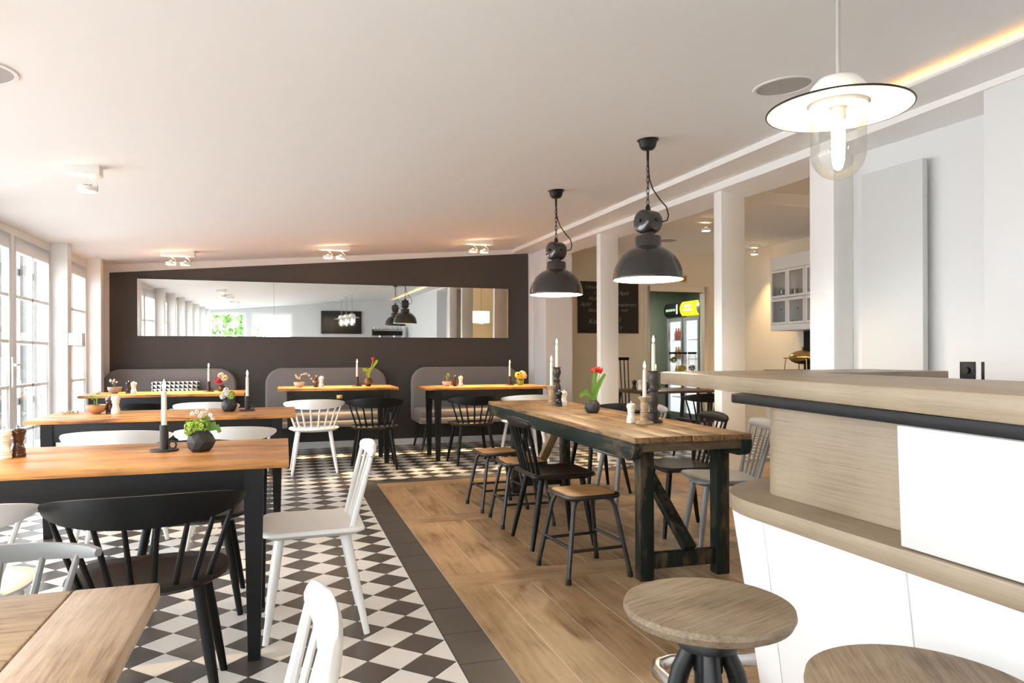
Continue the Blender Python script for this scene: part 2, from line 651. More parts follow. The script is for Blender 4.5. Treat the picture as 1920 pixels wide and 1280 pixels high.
tiles = []
half = DG / 2 - 0.0016
for mx in range(-27, 60):
    for ny in range(-72, 70):
        if (mx + ny) % 2 == 0:
            continue
        cx, cy = XO + mx * DG / 2, YO + ny * DG / 2
        kind = 'd' if mx % 2 else 'w'
        base = [(cx - half, cy), (cx, cy - half), (cx + half, cy), (cx, cy + half)]
        for (x0, x1, y0, y1) in ((XL, XO, YR, YB), (XO, RX1, YW + .18, YB)):
            if x0 > XO - .01 and mx <= 0 and cx + half <= x0:
                continue
            p = clip(base, x0, x1, y0, y1)
            if len(p) >= 3:
                ar = abs(sum(p[i - 1][0] * p[i][1] - p[i][0] * p[i - 1][1] for i in range(len(p)))) / 2
                if ar < 2e-4:
                    continue
                q = project(cx, cy, 0)
                vis = 0.0
                if q and -20 < q[0] < 1940 and q[1] < 1300 and not (q[0] < 200 and q[1] > 1090):
                    vis = ar / q[2] ** 3
                    if cx > 1.0:
                        vis *= 0.3
                tiles.append((vis, kind, cx, cy, p, len(p) == 4 and ar > 0.0215))
tiles.sort(key=lambda t: -t[0])
full_mesh = {}
for k in 'dw':
    pts = [(-half, 0), (0, -half), (half, 0), (0, half)]
    full_mesh[k] = MB().prism(pts, -.006, 0.0, [(x * .985, y * .985) for x, y in pts]).mesh('floor_tile', 'tile_d' if k == 'd' else 'tile_w', smooth=0)
rest = MB()
for i, (vis, k, cx, cy, p, full) in enumerate(tiles):
    if i < 300 and vis > 0:
        if full:
            obj('floor_tile', full_mesh[k], fl, (cx, cy, 0))
        else:
            MB().prism([(x - cx, y - cy) for x, y in p], -.006, 0.0).build('floor_tile', 'tile_d' if k == 'd' else 'tile_w', fl, smooth=0, loc=(cx, cy, 0))
    else:
        rest.mi = 0 if k == 'd' else 1
        rest.prism(p, -.006, 0.0)
ro = rest.build('tile_field', ['tile_d', 'tile_w'], fl, smooth=0)
ro['kind'] = 'stuff'


def plank(x0, x1, y0, y1, mat, nm, axis):
    g = .0018
    b = MB().box(-(x1 - x0) / 2 + g, (x1 - x0) / 2 - g, -(y1 - y0) / 2 + g, (y1 - y0) / 2 - g, -.006, 0)
    o = b.build(nm, mat, fl, smooth=0, loc=((x0 + x1) / 2, (y0 + y1) / 2, 0))
    return o


M['oakcross'] = wood('oak_cross_plank', ((0.17, 0.095, 0.042), (0.34, 0.215, 0.11), (0.44, 0.295, 0.16)), axis=0, scale=1.3, rough=0.42, rnd=0.1, stretch=10)
M['joint'] = plain('pale_joint', (0.66, 0.60, 0.50), 0.8)
B(XW, RX1, YR, YW, -.004, -.0008).build('joint_bed', 'joint', fl, smooth=0)
rows = []
y = YW
first = True
while y > YR:
    rows.append(('c', y - (.22 if first else .205), y))
    y -= .22 if first else .205
    rows.append(('p', y - 1.215, y))
    y -= 1.215
    first = False
for kind, y0, y1 in rows:
    y0 = max(y0, YR)
    if y1 - y0 < .05:
        continue
    if kind == 'c':
        x = XW
        while x < RX1:
            plank(x, min(x + 1.2, RX1), y0, y1, 'oakcross', 'floor_plank', 0)
            x += 1.2
    else:
        x = XW
        while x < RX1 - .02:
            plank(x, min(x + .2035, RX1), y0, y1, 'oakfloor', 'floor_plank', 1)
            x += .2035
y = YR
while y < YW - .01:
    y2 = min(y + .298, YW + .18) if y + .298 < YW - .1 else YW + .18
    plank(XO + .002, XW, y, y2, 'border', 'border_tile', 1)
    y = y2
x = XW
while x < RX1:
    plank(x, min(x + .298, RX1), YW, YW + .18, 'border', 'border_tile', 0)
    x += .298

# ------------------------------------------------------------------ ceiling and beam
cl = holder('ceiling')
XF1, XF2, XF3 = 3.0, 3.3, 3.57
YC = 3.25     # cove light runs from here towards the camera
m_ = MB()
y0, y1 = YR - .1, YB + .1
m_.hexa([(XL - .2, y0, zc(XL - .2, y0)), (XF1 + .45, y0, zc(XF1 + .45, y0)), (XF1 + .45, y1, zc(XF1 + .45, y1)), (XL - .2, y1, zc(XL - .2, y1))],
        [(XL - .2, y0, 3.1), (XF1 + .45, y0, 3.1), (XF1 + .45, y1, 3.1), (XL - .2, y1, 3.1)])
m_.build('sloped_ceiling', 'ceil', cl, smooth=0)


def ledge(x0, x1, ya, yb, drop0, gap, name, mat='trim'):
    """band whose underside follows the slope"""
    q = lambda y, x: zc(XF1, y) - drop0
    t = lambda y, x: (zc(x, y) - gap) if gap else zc(x, y) + .05
    MB().hexa([(x0, ya, q(ya, x0)), (x1, ya, q(ya, x1)), (x1, yb, q(yb, x1)), (x0, yb, q(yb, x0))],
              [(x0, ya, t(ya, x0)), (x1, ya, t(ya, x1)), (x1, yb, t(yb, x1)), (x0, yb, t(yb, x0))]).build(name, mat, cl, smooth=0)


ledge(XF1, XF2 + .02, YC, YB, .045, 0, 'soffit_band')
# near the bar the band is an open trough with a warm LED strip lying in it
ledge(XF1, XF1 + .02, YR, YC, .050, .035, 'cove_lip')
MB().hexa([(XF1, YR, zc(XF1, YR) - .055), (XF2 + .02, YR, zc(XF1, YR) - .055), (XF2 + .02, YC, zc(XF1, YC) - .055), (XF1, YC, zc(XF1, YC) - .055)],
          [(XF1, YR, zc(XF1, YR) - .048), (XF2 + .02, YR, zc(XF1, YR) - .048), (XF2 + .02, YC, zc(XF1, YC) - .048), (XF1, YC, zc(XF1, YC) - .048)]).build('cove_floor', 'trim', cl, smooth=0)
ls = MB().hexa([(XF1 + .07, YR + .1, zc(XF1, YR) - .047), (XF1 + .085, YR + .1, zc(XF1, YR) - .047), (XF1 + .085, YC - .1, zc(XF1, YC) - .047), (XF1 + .07, YC - .1, zc(XF1, YC) - .047)],
               [(XF1 + .07, YR + .1, zc(XF1, YR) - .042), (XF1 + .085, YR + .1, zc(XF1, YR) - .042), (XF1 + .085, YC - .1, zc(XF1, YC) - .042), (XF1 + .07, YC - .1, zc(XF1, YC) - .042)])
led = ls.build('led_strip', 'led', None, smooth=0)
tag(led, 'warm LED strip glowing in the ceiling cove above the bar', 'light strip')
# main beam on the posts
bm_ = MB()
for ya, yb in ((YR, 4.3), (4.3, YB)):
    bm_.hexa([(XF2, ya, zbeam(ya) if ya > 3 else 2.45), (XF3, ya, (zbeam(ya) if ya > 3 else 2.45) - .042), (XF3, yb, zbeam(yb) - .042), (XF2, yb, zbeam(yb))],
             [(XF2, ya, 3.0), (XF3, ya, 3.0), (XF3, yb, 3.0), (XF2, yb, 3.0)])
struct(bm_.build('trim_1', 'trim', None, smooth=0), 'white ceiling beam resting on the row of square posts')
B(XF3, RX1 + .7, .9, YB + .1, 2.70, 3.0).build('rear_ceiling', 'ceil', cl, smooth=0)
B(5.0, RX1 + .7, YB + .1, 11.6, 2.35, 2.5).build('store_ceiling', 'ceil', cl, smooth=0)
B(XF3, RX1 + .7, 5.6, 5.9, 2.58, 2.72).build('downstand', 'ceil', cl, smooth=0)

# ------------------------------------------------------------------ back wall with charcoal field
wb = holder('wall_back')
MB().box(XL - .2, 5.12, YB, YB + .12, -.1, 3.05).box(5.12, 6.06, YB, YB + .12, 2.115, 3.05).box(6.06, RX1 + .6, YB, YB + .12, -.1, 3.05).build('wall_face', 'wall', wb, smooth=0)
MB().add([(-1.96, YB - .004, .08), (3.232, YB - .004, .08), (3.232, YB - .004, 2.594), (-1.96, YB - .004, 2.150),
          (-1.96, YB + .01, .08), (3.232, YB + .01, .08), (3.232, YB + .01, 2.594), (-1.96, YB + .01, 2.150)],
         [(0, 1, 2, 3), (7, 6, 5, 4), (0, 4, 5, 1), (1, 5, 6, 2), (2, 6, 7, 3), (3, 7, 4, 0)]).build('charcoal_field', 'dark', wb, smooth=0)
B(3.66, 5.12, YB - .004, YB + .01, 0, 2.7).build('warm_field', 'beige', wb, smooth=0)
B(6.06, RX1, YB - .004, YB + .01, 0, 2.7).build('warm_field', 'beige', wb, smooth=0)
B(5.12, 6.06, YB - .004, YB + .01, 2.2, 2.7).build('warm_field', 'beige', wb, smooth=0)
struct(B(XL, 5.04, YB - .018, YB, 0, .08).build('baseboard_back', 'trim', None, bevel=.004), 'white baseboard under the charcoal wall')
# boxed pier at the end of the charcoal wall and free posts
wp = holder('wall_right')
B(3.285, 3.66, 8.75, YB, 0, 2.62).build('pier', 'wall', wp, smooth=0)
for (a, b, c, d) in ((3.33, 3.55, 7.149, 7.25), (3.33, 3.55, 4.867, 4.972), (3.33, 3.484, 3.652, 3.868)):
    B(a, b, c, d, 0, 2.52).build('post', 'trim', wp, bevel=.003)
MB().hexa([(3.484, 3.652, 0), (3.548, 2.60, 0), (3.75, 2.60, 0), (3.70, 3.80, 0)][::-1], [(3.484, 3.652, 2.52), (3.548, 2.60, 2.52), (3.75, 2.60, 2.52), (3.70, 3.80, 2.52)][::-1]).build('wall_face', 'wall', wp, smooth=0)
B(3.31, 3.75, YR, 2.62, 0, 2.52).build('wall_face', 'wall', wp, smooth=0)
# rear room shell
wr = holder('wall_rear_room')
B(RX1, RX1 + .12, .9, YB + .1, -.1, 2.8).build('wall_face', 'beige', wr, smooth=0)
B(3.7, RX1 + .1, .8, .92, -.1, 2.8).build('wall_face', 'beige', wr, smooth=0)
ws = holder('wall_store_room')
MB().box(4.88, 5.0, YB + .12, 11.6, -.1, 2.5).box(5.0, RX1 + .7, 11.5, 11.62, -.1, 2.5).box(RX1 + .6, RX1 + .7, YB + .12, 11.6, -.1, 2.5).build('wall_face', 'sage', ws, smooth=0)
# wall behind the camera with two windows
wk = holder('wall_behind')
MB().box(XL - .2, -2.0, YR - .12, YR, -.1, 3.05).box(-1.05, -.92, YR - .12, YR, -.1, 3.05).box(.2, 3.9, YR - .12, YR, -.1, 3.05).box(-2.0, -1.05, YR - .12, YR, 2.05, 3.05).box(-.92, .2, YR - .12, YR, 2.05, 3.05).box(-2.0, -1.05, YR - .12, YR, -.1, .75).build('wall_face', 'wall', wk, smooth=0)

# ------------------------------------------------------------------ window wall
wl = holder('wall_left')
bays = []            # (y0, y1, leaves)
edges = [-2.5]
pill = [(8.74, 8.87), (7.50, 7.63), (5.43, 5.56), (4.19, 4.32), (2.95, 3.08), (1.71, 1.84), (.47, .60), (-.77, -.64), (-2.01, -1.88)]
for (a, b) in pill:
    B(XL - .08, -1.925, a, b, 0, zc(-1.93, a) + .02).build('pillar', 'trim', wl, bevel=.003)
B(XL - .12, XL + .02, 8.87, YB, 0, 2.3).build('wall_face', 'wall', wl, smooth=0)
MB().hexa([(XL - .14, YR, 2.0), (XL - .02, YR, 2.0), (XL - .02, YB, 2.14), (XL - .14, YB, 2.14)], [(XL - .14, YR, 2.6), (XL - .02, YR, 2.6), (XL - .02, YB, 2.6), (XL - .14, YB, 2.6)]).build('lintel', 'trim', wl, smooth=0)
B(XL - .14, XL + .0, YR, YB, -.1, .03).build('sill', 'trim', wl, smooth=0)
for k, (a, b) in enumerate(pill):
    nxt = pill[k + 1][1] if k + 1 < len(pill) else -2.5
    bays.append((nxt, a, 2 if (a - nxt) > 1.6 else 1))
ROWZ = [.195, .558, .921, 1.284, 1.647, 2.01]
pane_cache = {}


def leaf(parent, y0, y1, near):
    """one glazed leaf in the plane X = XL, grid of 2 x 5 panes"""
    f = .075
    top = 2.13
    x0, x1 = XL - .055, XL - .005
    fr = MB().box(x0, x1, y0, y0 + f, .03, top).box(x0, x1, y1 - f, y1, .03, top).box(x0, x1, y0 + f, y1 - f, .03, ROWZ[0]).box(x0, x1, y0 + f, y1 - f, ROWZ[-1], top)
    fo = fr.build('leaf_frame', 'trim', parent, bevel=.004 if near else 0)
    ym = (y0 + y1) / 2
    mb = [(ym - .012, ym + .012, ROWZ[0], ROWZ[-1])] + [(y0 + f, y1 - f, z - .012, z + .012) for z in ROWZ[1:-1]]
    for (a, b, c, d) in mb:
        B(x0 + .008, x1 - .006, a, b, c, d).build('muntin', 'trim', fo, smooth=0)
    cols = ((y0 + f, ym - .012), (ym + .012, y1 - f))
    for (a, b) in cols:
        for i in range(5):
            zz0, zz1 = ROWZ[i] + (.012 if i else 0), ROWZ[i + 1] - (.012 if i < 4 else 0)
            key = (round(b - a, 3), round(zz1 - zz0, 3))
            if key not in pane_cache:
                pane_cache[key] = B(-.002, .002, -key[0] / 2, key[0] / 2, -key[1] / 2, key[1] / 2).mesh('pane', 'glass', smooth=0)
            obj('pane', pane_cache[key], fo, (XL - .03, (a + b) / 2, (zz0 + zz1) / 2))
    return fo


for k, (a, b, n) in enumerate(bays):
    w = struct(bpy.data.objects.new('window_%d' % (k + 1), None))
    COL.objects.link(w)
    near = a > 4
    if n == 2:
        mid = (a + b) / 2
        leaf(w, a, mid, near)
        l2 = leaf(w, mid, b, near)
        hd = MB().box(XL, XL + .012, mid - .055, mid - .025, .92, 1.16)
        hd.tube([(XL + .01, mid - .04, 1.10), (XL + .055, mid - .04, 1.10), (XL + .06, mid - .06, 1.10), (XL + .06, mid - .16, 1.095)], .010, 8)
        hd.build('handle', 'trim', w)
    else:
        leaf(w, a, b, near)
# windows behind the camera
for k, (a, b, z0) in enumerate(((-2.0, -1.05, .75), (-.92, .2, .03))):
    w = struct(bpy.data.objects.new('window_%d' % (len(bays) + k + 1), None))
    COL.objects.link(w)
    f = .07
    yy0, yy1 = YR - .07, YR - .01
    MB().box(a, a + f, yy0, yy1, z0, 2.05).box(b - f, b, yy0, yy1, z0, 2.05).box(a + f, b - f, yy0, yy1, z0, z0 + f).box(a + f, b - f, yy0, yy1, 2.05 - f, 2.05).build('leaf_frame', 'trim', w, smooth=0)
    n = 3
    for i in range(1, n):
        x = a + (b - a) * i / n
        B(x - .012, x + .012, yy0 + .01, yy1 - .01, z0 + f, 2.05 - f).build('muntin', 'trim', w, smooth=0)
    for i in range(1, 4):
        z = z0 + (2.05 - z0) * i / 4
        B(a + f, b - f, yy0 + .012, yy1 - .012, z - .012, z + .012).build('muntin', 'trim', w, smooth=0)
    B(a + f, b - f, YR - .042, YR - .038, z0 + f, 2.05 - f).build('pane', 'glass', w, smooth=0)
# outdoors
og = struct(B(-14, XL - .13, -14, 22, -.3, -.05).build('ground', 'stone', None, smooth=0), 'pale paving outside the windows')
B(XL - .13, 12, -14, YR - .13, -.3, -.05).build('paving', 'stone', og, smooth=0)
fence = thing('board_fence', 'weathered grey board fence standing outside the window wall', 'fence', (-3.5, 0, 0))
random.seed(3)
yy = 8.6
fb = None
while yy < 16.0:
    if random.random() < .62:
        fb = fb or B(-.02, .02, 0, .16, -.05, 2.9).mesh('fence_board', 'plank_out', smooth=0)
        obj('fence_board', fb, fence, (0, yy, 0))
    yy += .19
B(-.07, -.03, 8.6, 16.0, .5, .6).build('fence_rail', 'plank_out', fence, smooth=0)
B(-.07, -.03, 8.6, 16.0, 2.3, 2.4).build('fence_rail', 'plank_out', fence, smooth=0)


def leaf_cloud(n, c, r, size, seed):
    rnd = random.Random(seed)
    b = MB()
    for i in range(n):
        d = Vector((rnd.gauss(0, 1), rnd.gauss(0, 1), rnd.gauss(0, 1))).normalized()
        p = Vector(c) + Vector((d.x * r[0], d.y * r[1], d.z * r[2])) * rnd.uniform(.6, 1.0)
        u = Vector((rnd.gauss(0, 1), rnd.gauss(0, 1), rnd.gauss(0, 1))).normalized() * size * rnd.uniform(.6, 1.2)
        w = u.cross(d).normalized() * size * .35
        b.add([p - u, p + w, p + u, p - w], [(0, 1, 2, 3)])
    return b


bush = thing('garden_shrub', 'green leafy shrub outside the window behind the bar stools', 'shrub', (-2.1, -5.0, 0))
leaf_cloud(3200, (0, 0, 1.5), (1.5, .8, 1.6), .11, 5).build('foliage', 'leaf', bush, smooth=0)
MB().tube([(0, 0, -.05), (.02, 0, .6), (0, 0, 1.2)], [.05, .04, .02], 8).build('stem', 'twig', bush)

# ------------------------------------------------------------------ mirror on the charcoal wall (leans a touch forward at the top)
mir = thing('wall_mirror', 'long frameless three-panel mirror on the charcoal wall', 'mirror', (0, YB, 1.411))
tilt = math.radians(.9)
for k in range(3):
    x0 = -1.665 + 1.532 * k
    h, t = .676, .012
    f0, f1 = -.022, -.022 - h * math.sin(tilt)
    p = MB()
    p.hexa([(x0 + .001, f0, 0), (x0 + 1.531, f0, 0), (x0 + 1.531, f0 + t, 0), (x0 + .001, f0 + t, 0)], [(x0 + .001, f1, h), (x0 + 1.531, f1, h), (x0 + 1.531, f1 + t, h), (x0 + .001, f1 + t, h)])
    p.build('mirror_panel', 'mirror', mir, smooth=0)
B(-1.3, -1.2, -.009, -.001, .05, .09).box(2.5, 2.6, -.009, -.001, .05, .09).build('mirror_clip', 'blackmetal', mir, smooth=0)

# ------------------------------------------------------------------ chairs
NEARSAMP = 16


def legs(b_or_list, pts, r0, r1, mat, z=.435):
    out = []
    for (x, y, fx, fy) in pts:
        me = MB().tube([(x, y, z), ((x + fx) / 2, (y + fy) / 2, z / 2), (fx, fy, 0)], [r0, r0 * .98, r1], 12).mesh('leg', mat)
        out.append(('leg', me, []))
    return out


def armchair_kit(c):
    """bow-back spindle chair: wide curved top rail, eight spindles, D seat. faces +Y"""
    mat = {'w': 'cw', 'b': 'cb', 'g': 'cg'}[c]
    out = []
    N = 40
    outl = []
    for i in range(N):
        a = 2 * PI * i / N
        ca, sa = math.cos(a), math.sin(a)
        e = .62 if sa > 0 else .95
        x = .245 * math.copysign(abs(ca) ** e, ca)
        y = (.205 if sa > 0 else .235) * math.copysign(abs(sa) ** e, sa)
        outl.append((x, y))
    b = MB()
    n = N
    rings = [(0.86, .412), (1.0, .432), (1.0, .440), (.97, .446), (.7, .440), (.35, .435)]
    vs = []
    for s_, z in rings:
        vs += [(x * s_, y * s_, z) for x, y in outl]
    fs = [tuple(range(n - 1, -1, -1))]
    for r in range(len(rings) - 1):
        for i in range(n):
            j = (i + 1) % n
            fs.append((r * n + i, r * n + j, (r + 1) * n + j, (r + 1) * n + i))
    fs.append(tuple((len(rings) - 1) * n + i for i in range(n)))
    b.add(vs, fs)
    out.append(('seat', b.mesh('seat', 'seatb' if c == 'b' else mat, smooth=50), []))
    out += legs(None, [(-.155, .125, -.225, .185), (.155, .125, .225, .185), (-.15, -.13, -.215, -.205), (.15, -.13, .215, -.205)], .0185, .0125, mat, .43)

    def rail(t):
        A = math.radians(72)
        x = .288 * math.sin(t * A) / math.sin(A)
        y = -.275 + .185 * (1 - math.cos(t * A)) / (1 - math.cos(A))
        return x, y
    b = MB()
    K = 26
    vs, fs = [], []
    for i in range(K + 1):
        t = -1 + 2 * i / K
        x, y = rail(t)
        x2, y2 = rail(min(1, t + .02))
        x1, y1 = rail(max(-1, t - .02))
        tx, ty = x2 - x1, y2 - y1
        L = math.hypot(tx, ty)
        nx, ny = ty / L, -tx / L     # outward
        hh = (.010 if c == 'g' else .038) * max(.0, (1 - abs(t) ** 2.2)) + .012
        if abs(t) > .97:
            hh = .009
        zm = .690
        lean = .10
        for (o_, dz) in ((.008, -1), (.011, 0), (.008, 1), (-.006, 1), (-.010, 0), (-.006, -1)):
            z = zm + dz * hh
            off = o_ + (z - .70) * lean
            vs.append((x + nx * off, y + ny * off, z))
    for i in range(K):
        for k in range(6):
            l = (k + 1) % 6
            fs.append((i * 6 + k, i * 6 + l, (i + 1) * 6 + l, (i + 1) * 6 + k))
    fs.append(tuple(range(5, -1, -1)))
    fs.append(tuple(K * 6 + k for k in range(6)))
    b.add(vs, fs)
    out.append(('top_rail', b.mesh('top_rail', mat, smooth=60), []))
    for k in range(8):
        t = (k - 3.5) / 3.5 * .84
        x, y = rail(t)
        a = -PI / 2 + t * 1.12
        sx, sy = .222 * math.cos(a), .213 * math.sin(a)
        tz = .690 - (.012 if c == 'g' else .034) * (1 - abs(t) ** 2.2)
        me = MB().tube([(sx, sy, .436), ((sx + x) / 2, (sy + y) / 2 - .004, .56), (x, y, tz + .012)], [.0095, .0090, .0070], 8).mesh('spindle', mat)
        out.append(('spindle', me, []))
    return out


def sidechair_kit(c):
    """farmhouse side chair: short shaped top rail, tall spindles, wedge seat. faces +Y"""
    mat = {'w': 'cw', 'b': 'cb', 'g': 'cg'}[c]
    out = []
    pts = []

    def corner(cx, cy, r, a0):
        for i in range(5):
            a = math.radians(a0 + 22.5 * i)
            pts.append((cx + r * math.cos(a), cy + r * math.sin(a)))
    corner(.155, .145, .06, 0)
    corner(-.155, .145, .06, 90)
    corner(-.165, -.175, .035, 180)
    corner(.165, -.175, .035, 270)
    n = len(pts)
    rings = [(.86, .412), (1.0, .430), (1.0, .440), (.975, .446), (.75, .441), (.4, .436)]
    vs, fs = [], []
    for s_, z in rings:
        vs += [(x * s_, y * s_, z) for x, y in pts]
    fs.append(tuple(range(n - 1, -1, -1)))
    for r in range(len(rings) - 1):
        for i in range(n):
            j = (i + 1) % n
            fs.append((r * n + i, r * n + j, (r + 1) * n + j, (r + 1) * n + i))
    fs.append(tuple((len(rings) - 1) * n + i for i in range(n)))
    out.append(('seat', MB().add(vs, fs).mesh('seat', 'seatb' if c == 'b' else mat, smooth=50), []))
    out += legs(None, [(-.135, .125, -.19, .185), (.135, .125, .19, .185), (-.13, -.13, -.19, -.215), (.13, -.13, .19, -.215)], .0185, .0125, mat, .43)
    # top rail: swollen bar, slightly bowed backwards
    K = 18
    vs, fs = [], []
    for i in range(K + 1):
        t = -1 + 2 * i / K
        x = .215 * t
        y = -.255 + .022 * t * t
        hh = .017 + .015 * (1 - t * t) ** .8 if abs(t) < 1 else .012
        th = .013 + .004 * (1 - t * t)
        zm = .745 + .006 * (1 - t * t)
        if i in (0, K):
            hh, th = .006, .006
        for k in range(10):
            a = 2 * PI * k / 10
            dz, dy = hh * math.sin(a), th * math.cos(a)
            vs.append((x, y + dy - .2 * dz, zm + dz))
    for i in range(K):
        for k in range(10):
            l = (k + 1) % 10
            fs.append((i * 10 + k, i * 10 + l, (i + 1) * 10 + l, (i + 1) * 10 + k))
    fs.append(tuple(range(9, -1, -1)))
    fs.append(tuple(K * 10 + k for k in range(10)))
    out.append(('top_rail', MB().add(vs, fs).mesh('top_rail', mat, smooth=60), []))
    for k in range(6):
        t = (k - 2.5) / 2.5
        r = .0125 if k in (0, 5) else .0085
        p0 = (.150 * t, -.172 + .012 * t * t, .436)
        p1 = (.190 * t, -.255 + .02 * t * t, .735)
        mid = tuple((a + b) / 2 for a, b in zip(p0, p1))
        out.append(('spindle', MB().tube([p0, mid, p1], [r, r * .95, r * .7], 8).mesh('spindle', mat), []))
    return out


def chair(kind, c, x, y, deg, label, group):
    t = thing('spindle_armchair' if kind == 'A' else 'spindle_chair', label, 'chair', (x, y, 0), math.radians(deg), group)
    return place(kit(('chair', kind, c), lambda: (armchair_kit if kind == 'A' else sidechair_kit)(c)), t)


GN = 'bow-back spindle chairs'
chair('A', 'b', -.43, 2.60, 4, 'black bow-back chair in the foreground tucked under the nearest orange table', GN)
chair('A', 'w', -1.015, 2.60, 0, 'white bow-back chair at the left picture edge beside the black foreground chair', GN)
chair('A', 'g', -.625, 1.66, -150, 'light grey bow-back chair whose arm shows above the weathered oak table corner', GN)
chair('A', 'b', -.42, 3.56, 180, 'black bow-back chair mostly hidden on the far side of the nearest orange table', GN)
chair('A', 'w', -.94, 4.74, 0, 'white bow-back chair at the second table, left of the pair', GN)
chair('A', 'w', -.35, 4.77, 0, 'white bow-back chair at the second table, behind the green hydrangea vase', GN)
chair('A', 'b', -1.315, 7.37, 0, 'black bow-back chair at the left sofa table by the windows', GN)
chair('A', 'w', -.715, 7.37, 0, 'white bow-back chair at the left sofa table under the patterned cushion', GN)
chair('A', 'w', .275, 7.42, 0, 'white bow-back chair standing clear in front of the middle sofa table', GN)
chair('A', 'b', .878, 7.42, -3, 'black bow-back chair in front of the middle sofa table', GN)
chair('A', 'b', 1.93, 7.46, 2, 'black bow-back chair in front of the right sofa table', GN)
chair('A', 'w', 2.535, 7.46, 0, 'white bow-back chair in front of the right sofa table, half behind the long table', GN)
chair('A', 'b', 2.55, 5.55, 90, 'black bow-back chair on the post side of the long table, farthest along', GN)
GS = 'straight-rail spindle chairs'
chair('S', 'w', .105, 3.17, 90, 'white spindle chair seen from the side at the end of the nearest orange table', GS)
chair('S', 'w', -.195, 1.065, 90, 'white spindle chair back rising at the bottom edge beside the oak table', GS)
chair('S', 'b', 1.60, 4.12, -90, 'black spindle chair between the metal stools at the long table', GS)
chair('S', 'g', 2.47, 4.85, 90, 'grey spindle chair on the post side of the long table behind the candles', GS)
chair('S', 'b', 2.48, 4.10, 82, 'black spindle chair on the post side of the long table near its front end', GS)
chair('S', 'g', 2.46, 3.60, 72, 'grey spindle chair beside the bar at the front end of the long table', GS)


# ------------------------------------------------------------------ farmhouse tables
def farm_table(label, x0, x1, y0, y1, z, split=(.34, .67), plate=False):
    cx, cy = (x0 + x1) / 2, (y0 + y1) / 2
    t = thing('farmhouse_table', label, 'table', (cx, cy, 0), 0, 'black framed farmhouse tables')
    hx, hy = (x1 - x0) / 2, (y1 - y0) / 2
    th = .027
    ys = [-hy] + [-hy + 2 * hy * s for s in split] + [hy]
    for a, b in zip(ys, ys[1:]):
        B(-hx, hx, a + .0007, b - .0007, z - th, z).build('top_board', 'honey', t, bevel=.003)
    i, ah = .075, .115
    ix, iyn, iyf = .128, .002, .16
    za = z - th
    yn, yf = -hy + iyn + .033, hy - iyf
    for yy in (yn - .018, yf + .018):
        B(-hx + ix, hx - ix, yy - .011, yy + .011, za - ah, za).build('apron', 'frame', t, bevel=.002)
    for s in (-1, 1):
        xx = s * (hx - ix + .012)
        B(xx - .011, xx + .011, yn + .033, yf - .033, za - ah, za).build('apron', 'frame', t, bevel=.002)
    for sx in (-1, 1):
        for yy in (yn, yf):
            xx = sx * (hx - ix)
            w, w2 = .034, .022
            zt = za - ah
            l = MB().box(xx - w, xx + w, yy - w, yy + w, zt, za)
            l.hexa([(xx - w2, yy - w2, 0), (xx + w2, yy - w2, 0), (xx + w2, yy + w2, 0), (xx - w2, yy + w2, 0)], [(xx - w, yy - w, zt), (xx + w, yy - w, zt), (xx + w, yy + w, zt), (xx - w, yy + w, zt)])
            l.build('leg', 'frame', t, smooth=20)
    if plate:
        B(-.03, .03, yn - .033, yn - .027, za - .085, za - .045).build('keyhole_plate', 'brass', t, bevel=.002)
    return t


T1Z, T2Z, T3Z, T4Z, T5Z, LTZ = .755, .755, .79, .825, .81, .76
farm_table('orange pine table with black legs in the left foreground, a hydrangea vase on it', -1.75, .012, 2.83, 3.62, T1Z)
farm_table('orange pine table in the second row, copper bowl at its window end', -1.57, .07, 5.15, 5.93, T2Z)
farm_table('orange pine table in front of the left sofa by the windows', -1.89, -.40, 7.66, 8.40, T3Z)
farm_table('orange pine table in front of the middle sofa, tulip on it', -.08, 1.17, 7.66, 8.36, T4Z, plate=True)
farm_table('orange pine table in front of the right sofa, yellow flowers on it', 1.48, 2.93, 7.66, 8.36, T5Z)
# weathered oak table in the corner
t0 = thing('oak_table', 'weathered oak table with a breadboard end in the bottom left corner', 'table', (-.9, .92, 0))
for a, b in ((-.45, -.15), (-.15, .16), (.16, .45)):
    B(-.75, .555, a + .0005, b - .0005, .722, .755).build('top_board', 'oak0', t0, bevel=.005)
B(.556, .69, -.45, .45, .722, .755).build('end_board', 'oak0y', t0, bevel=.006)
for sx in (-1, 1):
    for sy in (-1, 1):
        B(sx * .45 - .03, sx * .45 + .03, sy * .36 - .03, sy * .36 + .03, 0, .722).build('leg', 'frame', t0, bevel=.003)
MB().box(-.42, .42, -.37, -.35, .66, .722).box(-.42, .42, .35, .37, .66, .722).build('apron', 'frame', t0, smooth=0)

# ------------------------------------------------------------------ long workbench table
LT = thing('workbench_table', 'long old workbench table with plank top and worn dark green frame', 'table', (1.99, 4.50, 0), math.radians(-2.3))
hx, hy = .345, 1.49
ws_ = [-hx, -.19, -.03, .145, .305]
for a, b in zip(ws_, ws_[1:]):
    B(a + .002, b - .002, -hy + random.uniform(0, .012), hy, LTZ - .030, LTZ).build('top_plank', 'bench', LT, bevel=.004)
for s in (-1, 1):
    x0, x1 = (-hx, -hx + .045) if s < 0 else (.26, .305)
    zt, zb = LTZ - .030, LTZ - .115
    poly = [(-hy + .01, zt), (-hy + .01, zb + .045), (-hy + .03, zb + .012), (-hy + .07, zb), (hy - .07, zb), (hy - .01, zb + .045), (hy - .01, zt)]
    b_ = MB()
    n = len(poly)
    b_.add([(x0, p[0], p[1]) for p in poly] + [(x1, p[0], p[1]) for p in poly], [tuple(range(n)), tuple(range(2 * n - 1, n - 1, -1))] + [(i, n + i, n + (i + 1) % n, (i + 1) % n) for i in range(n)])
    b_.build('side_beam', 'green', LT, bevel=.003)
